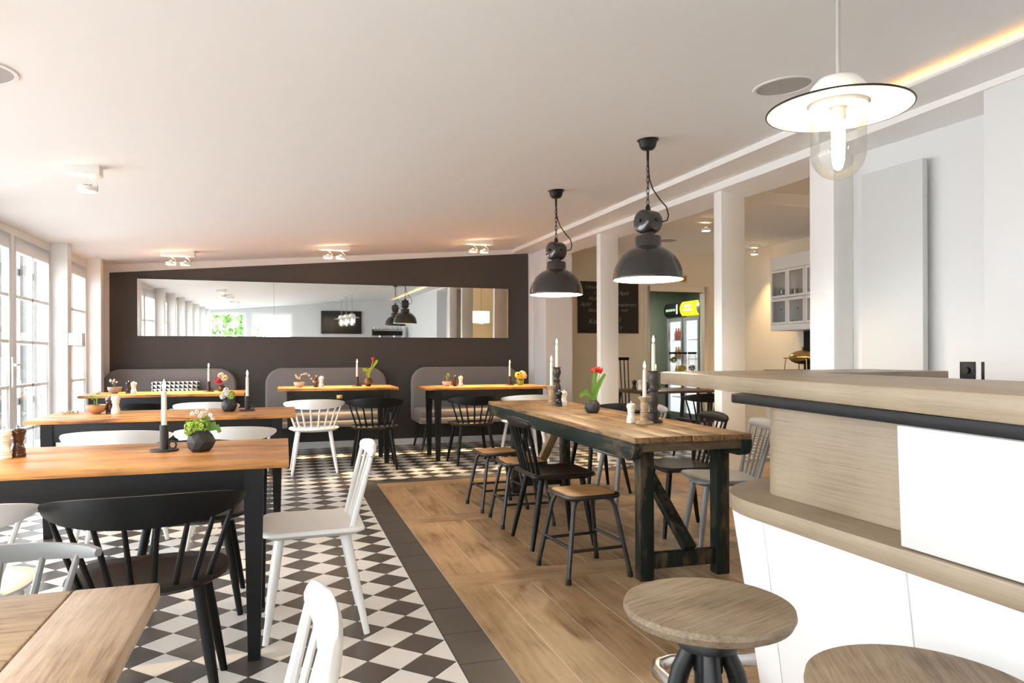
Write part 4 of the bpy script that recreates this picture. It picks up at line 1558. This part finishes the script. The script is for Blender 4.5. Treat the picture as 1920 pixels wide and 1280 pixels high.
# ------------------------------------------------------------------ ceiling spots and speakers
def spot(x, y, n, label, aim=(0, 0), zcl=None, rz=0.0, cone=84):
    z = zcl if zcl else zc(x, y)
    w = .34 if n == 2 else .18
    t = thing('ceiling_spotlight', label, 'spotlight', (x, y, z), rz, 'white ceiling spotlights')
    MB().box(-w / 2, w / 2, -.045, .045, -.045, .012).build('base_box', 'trim', t, bevel=.002)
    for k in range(n):
        xx = (-.072 + .144 * k) if n == 2 else .02
        zh = -.125
        MB().tube([(xx, 0, -.044), (xx + .01, .0, -.058), (xx + .038, 0, -.075), (xx + .052, 0, -.10), (xx + .053, 0, zh)], .0035, 6).build('bracket', 'chrome', t)
        hd = MB().lathe([(.050, .016), (.052, .012), (.052, -.014), (.047, -.014), (.047, .010), (.030, .010)], 24, (xx, 0, zh), caps=False).build('lamp_ring', 'trim', t)
        MB().lathe([(.030, .012), (.024, .026), (.012, .032), (.0001, .032)], 16, (xx, 0, zh)).build('heat_sink', 'blackmetal', hd)
        MB().lathe([(.0001, -.008), (.046, -.009)], 20, (xx, 0, zh), caps=False).build('lens', 'spotface', hd)
        light('spot_spill', 'POINT', t, (xx, 0, zh + .045), SPILL_POWER * (1 if n == 2 else .3), (1.0, .55, .25), .02)
        light('spot_beam', 'SPOT', t, (xx, 0, zh - .016), SPOT_POWER * (4.3 if n == 2 else 1), (1.0, .66, .32), .03, (-.24 if n == 2 else 0, 0, 0), 62 if n == 2 else 84, .8)
    return t


spot(-1.11, 4.65, 1, 'white single ceiling spotlight near the windows, in front of the others')
spot(-1.11, 8.42, 2, 'white twin ceiling spotlight over the left sofa table')
spot(.54, 8.38, 2, 'white twin ceiling spotlight over the middle sofa table')
spot(2.25, 8.32, 2, 'white twin ceiling spotlight over the right sofa table')
spot(-1.11, 2.6, 1, 'white single ceiling spotlight above the nearest orange table, out of direct view')
spot(-1.11, .6, 1, 'white single ceiling spotlight above the oak table, out of direct view')
spot(6.19, 8.30, 1, 'white spotlight on the rear room ceiling by the wall cupboard', zcl=2.70)
spot(4.5, 6.9, 1, 'white spotlight on the rear room ceiling behind the posts', zcl=2.70)
for (x, y, lab, z) in ((2.398, 2.969, 'round grey ceiling speaker beside the enamel pendant', None), (-1.125, 3.16, 'round grey ceiling speaker at the top left picture edge', None), (4.85, 8.33, 'round grey ceiling speaker in the rear room', 2.70)):
    zz = z or zc(x, y)
    t = thing('ceiling_speaker', lab, 'speaker', (x, y, zz), 0, 'round ceiling speakers')
    if not z:
        t.rotation_euler = (.012, -.0795, 0)
    MB().lathe([(.145, .004), (.150, -.002), (.146, -.006), (.132, -.006), (.132, .004)], 40, caps=False).build('ring', 'trim', t)
    MB().lathe([(.0001, -.003), (.132, -.003)], 40, caps=False).build('grille', 'greyfab', t)

# wall sconce
t = thing('wall_sconce', 'small white box sconce on the pillar between the windows', 'wall lamp', (-1.925, 7.565, 1.327))
B(0, .115, -.055, .055, -.058, .058).build('shade_box', 'trim', t, bevel=.004)
B(-.002, .01, -.03, .03, -.03, .03).build('wall_plate', 'trim', t, smooth=0)

# ------------------------------------------------------------------ bar
def arc(cx, cy, r, a0, a1, n=8):
    return [(cx + r * math.cos(math.radians(a0 + (a1 - a0) * i / n)), cy + r * math.sin(math.radians(a0 + (a1 - a0) * i / n))) for i in range(n + 1)]


bar_t = thing('bar_counter', 'bar counter with limed oak top, white lower panels and a ledge', 'bar counter', (0, 0, 0))


def ptop(o=0.0):
    """outline of the upper top, front edge through (1.195,.875)-(1.59,2.77)"""
    k = (1.59 - 1.195) / (2.77 - .875)
    fx = lambda y: 1.195 + (y - .875) * k + o
    ys = -1.6
    tip = arc(fx(2.62) + .13, 2.70 - o * .5, .13, 180 - 12, 95, 6)
    return [(fx(ys), ys)] + [(2.9 if not o else 2.8, ys)][:0] + [(fx(2.6), 2.6)] + tip + [(2.9, 2.95 - o), (2.83, 2.41 + o), (2.07, 2.36 + o)] + [(2.07 + (-(2.36 - ys)) * k - 0 * o, ys)]


top_poly = ptop()[::-1]
MB().prism(top_poly, 1.028, 1.08).build('counter_top', 'barwood_r', bar_t, bevel=.004)
k_ = (1.59 - 1.195) / (2.77 - .875)
# black band below the top
fb = lambda y, o: 1.195 + (y - .875) * k_ + o
band = [(.871, -1.6), (1.352, 1.86)] + arc(1.352 + .08, 1.90, .08, 172, 95, 5) + [(2.75, 2.12), (2.75, 2.0), (1.65, 1.85), (1.18, -1.6)]
MB().prism(band[::-1], 1.0, 1.0275).build('support_band', 'plastic', bar_t, bevel=.003)
# veneered upper body
body = [(1.463, -1.6), (1.463, 1.84)] + arc(1.553, 1.85, .09, 176, 100, 6) + [(2.7, 2.05), (2.7, 1.90), (1.75, 1.80), (1.70, -1.6)]
MB().prism(body[::-1], .711, .9995).build('upper_body', 'barwood', bar_t, smooth=25)
# white upper panel, leaning
wp0 = [(1.337, 1.262), (1.324, -1.6), (1.46, -1.6), (1.46, 1.262)]
wp1 = [(1.240, 1.180), (.860, -1.6), (1.46, -1.6), (1.46, 1.180)]
MB().prism(wp0, .714, .9995, wp1).build('upper_panel', 'lam', bar_t, bevel=.002)
# ledge
sh = [(1.322, -1.6), (1.328, 1.70)] + arc(1.328 + .33, 1.80, .33, 178, 110, 8) + [(1.714, 2.184), (2.85, 2.34), (2.85, 1.75), (1.8, 1.7), (1.8, -1.6)]
MB().prism(sh[::-1], .66, .71).build('ledge', 'barwood', bar_t, bevel=.004)
# lower body: separate white panels, leaning in towards the floor
low_top = [(1.348, -1.6), (1.345, .20), (1.343, .73), (1.340, 1.251), (1.351, 1.771), (1.362, 1.93), (1.45, 2.07), (1.62, 2.15), (2.75, 2.30)]
low_bot = [(1.415, -1.6), (1.413, .22), (1.411, .74), (1.410, 1.235), (1.423, 1.745), (1.430, 1.86), (1.52, 1.985), (1.66, 2.05), (2.73, 2.20)]
for i in range(len(low_top) - 1):
    a, b = low_top[i], low_top[i + 1]
    c, d = low_bot[i], low_bot[i + 1]
    tx, ty = b[0] - a[0], b[1] - a[1]
    L = math.hypot(tx, ty)
    nx, ny = ty / L, -tx / L     # inward-ish (to +X side for +Y runs)
    g = .0024
    e = (tx / L * g, ty / L * g)
    th = .02
    p = MB().hexa([(c[0] + e[0], c[1] + e[1], .005), (d[0] - e[0], d[1] - e[1], .005), (d[0] - e[0] + nx * th, d[1] - e[1] + ny * th, .005), (c[0] + e[0] + nx * th, c[1] + e[1] + ny * th, .005)],
                  [(a[0] + e[0], a[1] + e[1], .659), (b[0] - e[0], b[1] - e[1], .659), (b[0] - e[0] + nx * th, b[1] - e[1] + ny * th, .659), (a[0] + e[0] + nx * th, a[1] + e[1] + ny * th, .659)])
    p.build('lower_panel', 'lam', bar_t, bevel=.001)
MB().prism([(1.45, -1.6), (1.9, -1.6), (1.9, 1.6), (2.7, 1.75), (2.7, 2.14), (1.70, 2.0), (1.56, 1.93), (1.46, 1.75)], 0, .655).build('carcass', 'plastic', bar_t, smooth=0)
# steel foot rail
rail_t = thing('foot_rail', 'brushed steel foot rail in front of the bar', 'rail')
MB().tube([(1.50, 1.96, .15), (1.20, 2.045, .15), (1.145, 2.03, .15), (1.12, 1.98, .15), (1.117, 1.90, .15), (1.117, -1.5, .15)], .022, 14).build('rail_tube', 'chrome', rail_t, smooth=60)
for yy in (1.0, -.6):
    MB().tube([(1.117, yy, .14), (1.117, yy, .0)], .016, 10).build('rail_post', 'chrome', rail_t)
    MB().lathe([(.045, 0), (.045, .008), (.0001, .008)], 16, (1.117, yy, 0)).build('rail_foot', 'chrome', rail_t)


# bar stools
def barstool_kit():
    out = []
    out.append(('seat', MB().lathe([(.0001, .604), (.150, .604), (.166, .612), (.173, .626), (.171, .637), (.164, .640), (.0001, .640)], 56).mesh('seat', 'stoolwood', smooth=30), []))
    out.append(('screw', MB().lathe([(.018, .606), (.018, .598), (.014, .592), (.018, .586), (.014, .580), (.018, .574), (.016, .55), (.016, .30)], 14).mesh('screw', 'blackmetal'), []))
    out.append(('hub', MB().lathe([(.020, .580), (.060, .576), (.064, .568), (.062, .552), (.030, .546), (.030, .50), (.0001, .50)], 28).mesh('hub', 'blackmetal'), []))
    for k in range(4):
        a = PI / 4 + PI / 2 * k
        c, s = math.cos(a), math.sin(a)
        out.append(('leg', MB().tube([(.030 * c, .030 * s, .556), (.055 * c, .055 * s, .50), (.17 * c, .17 * s, .012), (.17 * c, .17 * s, 0)], [.017, .020, .014, .014], 10).mesh('leg', 'blackmetal'), []))
    out.append(('foot_ring', MB().tube([(.128 * math.cos(q), .128 * math.sin(q), .20) for q in [2 * PI * i / 32 for i in range(32)]], .009, 8, closed=True).mesh('foot_ring', 'blackmetal'), []))
    return out


for (x, y, r, lab) in ((.83, 1.265, 20, 'round driftwood-topped bar stool on a black screw base, whole seat in view'), (.932, .835, 60, 'round driftwood-topped bar stool cut off by the bottom edge')):
    place(kit('barstool', barstool_kit), thing('bar_stool', lab, 'bar stool', (x, y, 0), math.radians(r), 'bar stools'))

# ------------------------------------------------------------------ wall fittings by the bar
t = thing('wall_radiator', 'flat white panel radiator on the wall behind the bar', 'radiator', (3.50, 3.29, 0))
M['rad'] = plain('radiator_enamel', (0.60, 0.615, 0.61), 0.45)
MB().hexa([(-.10, .205, 1.00), (-.068, -.205, 1.00), (-.03, -.205, 1.00), (-.06, .205, 1.00)][::-1], [(-.10, .205, 2.267), (-.068, -.205, 2.267), (-.03, -.205, 2.267), (-.06, .205, 2.267)][::-1]).build('panel', 'rad', t, bevel=.003)
MB().box(-.05, .01, -.1, -.06, 1.2, 1.24).box(-.05, .01, -.1, -.06, 2.0, 2.04).build('bracket', 'trim', t, smooth=0)
for (y, lab) in ((2.89, 'black dimmer switch on the white wall behind the bar'), (2.765, 'black wall switch half hidden by the projecting wall behind the bar')):
    t = thing('wall_switch', lab, 'switch', (3.535, y, 1.068), math.radians(4), 'black wall switches')
    B(-.012, 0.012, -.043, .043, -.047, .047).build('plate', 'plastic', t, bevel=.003)
    MB().lathe([(.020, 0), (.018, -.014), (.0001, -.014)], 20, (-.012, 0, 0), axis='X').build('dial', 'plastic', t)

# ------------------------------------------------------------------ rear room
cb = thing('chalkboard', 'chalkboard with handwritten menu on the rear wall', 'chalkboard', (4.46, YB - .014, 1.86))
B(-.485, .475, -.008, .008, -.372, .370).build('board', 'board', cb, smooth=0)


def chalk(txt, x, z, size):
    cu = bpy.data.curves.new('chalk_writing', 'FONT')
    cu.body = txt
    cu.size = size
    cu.shear = .35
    cu.space_character = .9
    cu.materials.append(M['chalk'])
    cu.resolution_u = 2
    cu.extrude = .0004
    cu.offset = -.0018
    tmp = bpy.data.objects.new('tmp', cu)
    COL.objects.link(tmp)
    me = bpy.data.meshes.new_from_object(tmp.evaluated_get(bpy.context.evaluated_depsgraph_get()))
    bpy.data.objects.remove(tmp)
    o = obj('chalk_writing', me, cb)
    o.location = (x, -.0095, z)
    o.rotation_euler = (PI / 2, 0, 0)


for txt, x, z, s in (('Unseren', -.375, .265, .082), ('3.-', -.255, .185, .07), ('1. April', .08, .185, .085), ('Mohn', -.33, .095, .08), ('Apfel', -.455, .015, .085), ('Co', -.215, .015, .085), ('nnadenem', .115, .02, .082), ('dazu', -.34, -.065, .082), ('nen', .19, -.06, .08), ('Käs', -.33, -.235, .105), ('t', .155, -.20, .10), ('e', .165, -.31, .09)):
    chalk(txt, x, z, s)

d = holder('door_1', 'open doorway in the rear wall leading to the lit coolers')
MB().box(5.04, 5.125, YB - .02, YB + .12, 0, 2.2).box(6.055, 6.14, YB - .02, YB + .12, 0, 2.2).box(5.125, 6.055, YB - .02, YB + .12, 2.115, 2.2).build('door_casing', 'beige', d, bevel=.004)
dl = MB().box(5.13, 5.17, YB + .12, YB + 1.0, .01, 2.1).build('door_leaf', 'sage', d, bevel=.003)
MB().tube([(5.172, YB + .82, .92), (5.21, YB + .82, .92), (5.21, YB + .82, 1.12), (5.172, YB + .82, 1.12)], .009, 8).build('handle', 'blackmetal', dl)


def cooler(y0, y1, sign, label, drinks):
    t = thing('drinks_cooler', label, 'cooler', (6.32, (y0 + y1) / 2, 0), 0, 'lit drinks coolers in the store room')
    h = (y1 - y0) / 2
    MB().box(.04, .56, -h, -h + .03, 0, 2.02).box(.04, .56, h - .03, h, 0, 2.02).box(.53, .56, -h, h, 0, 2.02).box(.04, .56, -h, h, 0, .16).box(.04, .56, -h, h, 1.80, 2.02).build('cabinet', 'steel', t, smooth=0)
    MB().box(.50, .52, -h + .035, h - .035, .18, 1.78).build('lit_back', 'coolglow', t, smooth=0)
    MB().box(.05, .50, h - .034, h - .031, .18, 1.78).box(.05, .50, -h + .031, -h + .034, .18, 1.78).build('glow_side', 'coolglow', t, smooth=0)  # emitting side sheets, added to brighten the cooler inside
    for z in (.45, .78, 1.10, 1.42):
        B(.08, .50, -h + .032, h - .032, z, z + .012).build('shelf', 'trim', t, smooth=0)
    fr = MB().box(0, .035, -h, -h + .045, .16, 1.80).box(0, .035, h - .045, h, .16, 1.80).box(0, .035, -h + .045, h - .045, .16, .21).box(0, .035, -h + .045, h - .045, 1.74, 1.80).build('door_frame', 'steel', t, smooth=0)
    B(.012, .018, -h + .045, h - .045, .21, 1.74).build('pane', 'glass', fr, smooth=0)
    # curved light box
    vs, fs = [], []
    n = 9
    for s in (-1, 1):
        for i in range(n):
            a = math.radians(-70 + 140 * i / (n - 1))
            vs.append((.03 - .09 * math.cos(a), s * (h - .004), 1.94 + .125 * math.sin(a)))
    fs.append(tuple(range(n)))
    fs.append(tuple(range(2 * n - 1, n - 1, -1)))
    for i in range(n - 1):
        fs.append((i, n + i, n + i + 1, i + 1))
    fs.append((0, n - 1, 2 * n - 1, n))
    hd = MB().add(vs, fs).build('light_box', sign, t, smooth=50)
    if sign == 'plastic':
        for (ya, yb) in ((.17, .10), (.085, .035), (.02, -.03), (-.045, -.085), (-.10, -.13)):
            B(-.0625, -.0605, yb, ya, 1.915, 1.955).build('sign_mark', 'signw', hd, smooth=0)
        B(-.0625, -.0600, -.205, -.165, 1.86, 2.02).build('sign_mark', 'trim', hd, smooth=0)
    elif sign == 'signy':
        for (z0, z1, ya, yb) in ((1.965, 2.0, -.10, .10), (1.90, 1.935, -.12, .12)):
            B(-.0625, -.0602, ya, yb, z0, z1).build('sign_mark', 'white_in', hd, smooth=0)
    for (z, m, n_) in drinks:
        me = MB().lathe([(.030, 0), (.032, .01), (.032, .11), (.014, .16), (.014, .20), (.0001, .20)], 10).mesh('bottle', m)
        for i in range(n_):
            b = obj('bottle', me, None, (6.32 + .095, (y0 + y1) / 2 - .06 + i * .078, z))
            pos = ('first', 'second', 'third', 'fourth', 'fifth')[i]
            shelf_n = {1.432: 'upper', 1.112: 'middle', .792: 'lower'}[z]
            tag(b, '%s bottle, %s from the right on the %s cooler shelf' % ('red' if m == 'bottle_r' else 'orange', pos, shelf_n), 'bottle', 'bottles in the left drinks cooler')
    return t


cooler(10.36, 10.86, 'plastic', 'drinks cooler with a black light box and red bottles, farthest in the store room', ((1.432, 'bottle_r', 3), (1.112, 'bottle_o', 3), (.792, 'bottle_o', 3)))
cooler(9.86, 10.34, 'signy', 'drinks cooler with a yellow light box, in the middle of the store room', ())
cooler(9.44, 9.84, 'steel', 'drinks cooler with a grey head half hidden by the door frame', ())
l = bpy.data.lights.new('store_light', 'AREA')
l.energy, l.size, l.color = 14, .5, (.95, 1, .92)
lo = bpy.data.objects.new('store_light', l)
lo.location = (5.7, 10.4, 2.33)
t = thing('store_ceiling_lamp', 'bright flush lamp on the store room ceiling', 'ceiling lamp', (5.7, 10.4, 2.335))
B(-.3, .3, -.3, .3, 0, .02).build('diffuser', 'coolglow', t, smooth=0)
COL.objects.link(lo)
# plaque over the door
t = thing('wall_plaque', 'small brass plaque with a ring above the doorway', 'plaque', (5.695, YB - .015, 2.315))
B(-.06, .06, -.006, .01, -.058, .058).build('plate', 'brass', t, bevel=.003)
MB().tube([(.03 * math.cos(a), -.012, .03 * math.sin(a)) for a in [2 * PI * i / 24 for i in range(24)]], .008, 8, closed=True).build('ring', 'twig', t)
# rear table, console, jars
t = thing('rear_table', 'dark walnut table in the rear room behind the posts', 'table', (4.35, 7.55, 0))
B(-.55, .55, -.40, .40, .725, .752).build('table_top', 'darktable', t, bevel=.004)
for sx in (-1, 1):
    for sy in (-1, 1):
        MB().tube([(sx * .44, sy * .3, .725), (sx * .45, sy * .31, .62), (sx * .43, sy * .32, .3), (sx * .46, sy * .33, 0)], [.03, .025, .022, .02], 10).build('leg', 'blackmetal', t)
mill(3.96, 7.56, .752, 'b', 'black pepper mill on the dark rear table')
mill(4.02, 7.53, .752, 'w', 'white salt mill on the dark rear table')
facet_vase(4.14, 7.55, .752, 'faceted black vase on the dark rear table', 1.0, rz=.1)
sprigs(4.14, 7.55, .835, 'small lime green leaves in the vase on the rear table', 5, .06, 71)
lit_holder(4.27, 7.60, .752, 'on the dark rear table', -.2)
chair('A', 'b', 4.50, 7.02, 0, 'black bow-back chair at the dark rear table', GN)


def tallchair(x, y, deg, label):
    t = thing('high_back_chair', label, 'chair', (x, y, 0), math.radians(deg))
    place(kit(('chair', 'A', 'b'), lambda: armchair_kit('b'))[:5], t)
    for k in range(8):
        u = (k - 3.5) / 3.5
        MB().tube([(.17 * u, -.185, .436), (.21 * u, -.30, 1.12)], [.009, .007], 8).build('spindle', 'cb', t)
    MB().box(-.225, .225, -.318, -.29, 1.10, 1.14).build('top_rail', 'cb', t, bevel=.006)
    return t


tallchair(4.20, 8.30, 180, 'black high-back spindle chair behind the dark rear table')
t = thing('console_table', 'narrow console table in front of the doorway', 'table', (5.10, 8.35, 0))
B(-.35, .35, -.16, .16, .905, .935).build('table_top', 'darktable', t, bevel=.003)
for sx in (-1, 1):
    for sy in (-1, 1):
        B(sx * .32 - .015, sx * .32 + .015, sy * .13 - .015, sy * .13 + .015, 0, .905).build('leg', 'blackmetal', t, smooth=0)
for i, (x, m, lab) in enumerate(((4.945, 'leaf', 'glass water jar with green mint, leftmost of three on the console'), (5.085, 'petaly', 'glass water jar with lemon slices, middle of three on the console'), (5.235, 'greyfab', 'glass water jar with clear water, rightmost of three on the console'))):
    t = thing('water_jar', lab, 'jar', (x, 8.33, .935), 0, 'water jars on the console table')
    MB().lathe([(.0001, .003), (.055, .003), (.058, .01), (.058, .20), (.045, .235), (.045, .245)], 20, caps=False).build('jar_glass', 'glassjar', t)
    MB().lathe([(.0001, .246), (.060, .246), (.060, .272), (.0001, .275)], 20).build('lid', 'plastic', t)
    b = MB()
    flower_head(b, (0, 0, .17 if i == 0 else .06), .035, 30, .02, 200 + i)
    b.build('filling', m, t, smooth=0)

# wall cupboard, counter and chafing dish
cu = thing('wall_cupboard', 'white wall cupboard with glazed doors in the rear room', 'cupboard', (6.1, 7.10, 0))
y0, y1 = -.95, .72
MB().box(.02, .38, y0, y1, 1.48, 1.50).box(.02, .38, y0, y1, 2.42, 2.44).box(.22, .38, y0, y1, 1.5, 2.42).box(.02, .22, y1 - .02, y1, 1.5, 2.42).box(.02, .22, y0, y0 + .02, 1.5, 2.42).box(.03, .22, y0, y1, 1.885, 1.90).build('carcass', 'trim', cu, smooth=0)
B(0, .02, y0, y1, 2.27, 2.44).build('fascia', 'trim', cu, bevel=.002)
B(0, .02, y0, y1, 1.48, 1.555).build('fascia', 'trim', cu, bevel=.002)
yy = y1
for k in range(5):
    w = .32
    a, b = yy - w, yy
    if a < y0 - .01:
        break
    for (za, zb) in ((1.56, 1.89), (1.905, 2.265)):
        f = MB().box(0, .02, a, a + .035, za, zb).box(0, .02, b - .035, b, za, zb).box(0, .02, a + .035, b - .035, za, za + .03).box(0, .02, a + .035, b - .035, zb - .03, zb).build('door', 'trim', cu, smooth=0)
        B(.008, .012, a + .035, b - .035, za + .03, zb - .03).build('pane', 'glass', f, smooth=0)
        if za < 1.6:
            MB().ball((-.008, b - .20 if k else b - .21, 1.75), .009, 8, 6).build('knob', 'blackmetal', f)
    yy -= w + .006
gm = MB().lathe([(.028, 0), (.033, .11), (.031, .11), (.026, .006), (.0001, .006)], 12, caps=False).mesh('tumbler', 'glassjar')
q = 0
for zz, row in ((1.502, 'lower'), (1.901, 'upper')):
    for j in range(4):
        g = obj('tumbler', gm, None, (6.1 + .10, 7.10 + .62 - .085 * j, zz))
        tag(g, 'drinking glass, %s from the left on the %s cupboard shelf' % (('first', 'second', 'third', 'fourth')[j], row), 'glass', 'drinking glasses in the wall cupboard')
kc = thing('kitchen_counter', 'kitchen counter with dark worktop below the wall cupboard', 'counter', (6.15, 6.9, 0))
B(-.25, .34, -1.2, .75, .0, .94).build('cabinet', 'trim', kc, smooth=0)
B(-.28, .34, -1.22, .77, .941, .975).build('worktop', 'plastic', kc, bevel=.003)
B(.325, .345, -1.2, .74, .976, 1.478).build('splashback', 'plastic', kc, smooth=0)
ch = thing('chafing_dish', 'brass coloured chafing dish on the rear kitchen counter', 'chafing dish', (6.02, 7.12, .975))
MB().ball((0, 0, .16), .1, 20, 10, (1.2, 2.1, .85)).build('dish', 'brass', ch)
for sx in (-1, 1):
    for sy in (-1, 1):
        MB().tube([(sx * .10, sy * .18, .16), (sx * .11, sy * .20, 0)], .008, 8).build('leg', 'brass', ch)
MB().tube([(-.12, -.2, .15), (-.12, .2, .15)], .007, 8).build('handle', 'brass', ch)
MB().lathe([(.02, .24), (.012, .262), (.02, .28), (.0001, .285)], 12).build('knob', 'brass', ch)
# wicker basket behind the bar end
wk_ = thing('wicker_basket', 'wicker basket on the floor behind the grey chair', 'basket', (3.80, 4.55, 0))
for i in range(9):
    zz = .012 + i * .021
    MB().tube([((.17 + .004 * i) * math.cos(a), (.13 + .004 * i) * math.sin(a), zz + .004 * math.sin(9 * a + i * PI)) for a in [2 * PI * k / 40 for k in range(40)]], .0115, 6, closed=True).build('weave', 'wicker', wk_, smooth=60)
MB().tube([(.21 * math.cos(a), .17 * math.sin(a), .205) for a in [2 * PI * k / 40 for k in range(40)]], .016, 8, closed=True).build('rim', 'wicker', wk_, smooth=60)
B(-.15, .15, -.11, .11, .0, .012).build('base', 'wicker', wk_, smooth=0)
# drum lamp seen in the mirror
t = thing('drum_pendant', 'glowing fabric drum pendant in the rear room, seen in the mirror', 'pendant lamp', (4.45, 2.3, 0))
MB().lathe([(.20, 1.75), (.20, 2.02)], 32, caps=False).build('lamp_shade', 'drum', t, smooth=60)
MB().cyl((0, 0, 1.9), (0, 0, 2.70), .004, .004, 6).build('cord', 'blackmetal', t)
light('drum_bulb', 'POINT', t, (0, 0, 1.86), 55, (1, .72, .42), .12)
# behind the camera
t = thing('wall_screen', 'black flat screen on the wall behind the camera, seen in the mirror', 'screen', (1.55, YR + .03, 1.80))
B(-.57, .57, -.03, .02, -.33, .33).build('bezel', 'plastic', t, bevel=.004)
B(-.55, .55, .0205, .0215, -.31, .31).build('display', 'screen', t, smooth=0)
t = thing('back_counter', 'service counter behind the bar, seen in the mirror', 'counter', (2.70, -1.5, 0))
B(-.55, .55, -.3, .3, 0, .93).build('cabinet', 'lam', t, smooth=0)
B(-.57, .57, -.32, .32, .93, .97).build('worktop', 'barwood', t, bevel=.003)
t = thing('espresso_machine', 'steel espresso machine on the service counter, seen in the mirror', 'coffee machine', (2.72, -1.45, .97))
t.scale = (1, 1, 1.35)
B(-.40, .40, -.22, .22, .06, .20).build('base', 'steel', t, bevel=.01)
B(-.40, .40, -.22, .10, .20, .44).build('housing', 'steel', t, bevel=.01)
B(-.42, .42, .10, .20, .34, .47).build('control_panel', 'plastic', t, bevel=.01)
B(-.40, .40, -.22, .22, .44, .46).build('cup_tray', 'chrome', t, smooth=0)
for k in (-.2, .2):
    MB().cyl((k, .14, .34), (k, .14, .27), .03, .028, 12).build('group_head', 'chrome', t)
for sx in (-.35, .35):
    MB().cyl((sx, 0, 0), (sx, 0, .06), .02, .02, 10).build('foot', 'blackmetal', t)
cm = MB().lathe([(.02, 0), (.032, .05), (.034, .07), (.031, .07), (.018, .006), (.0001, .006)], 12, caps=False).mesh('cup', 'white_in')
for i in range(8):
    c_ = obj('coffee_cup', cm, None, (2.40 + .09 * i, -1.52, .97 + .46 * 1.35 + .0005))
    tag(c_, 'white cup, %s along the top of the espresso machine' % ('first', 'second', 'third', 'fourth', 'fifth', 'sixth', 'seventh', 'eighth')[i], 'cup', 'cups warming on the espresso machine')
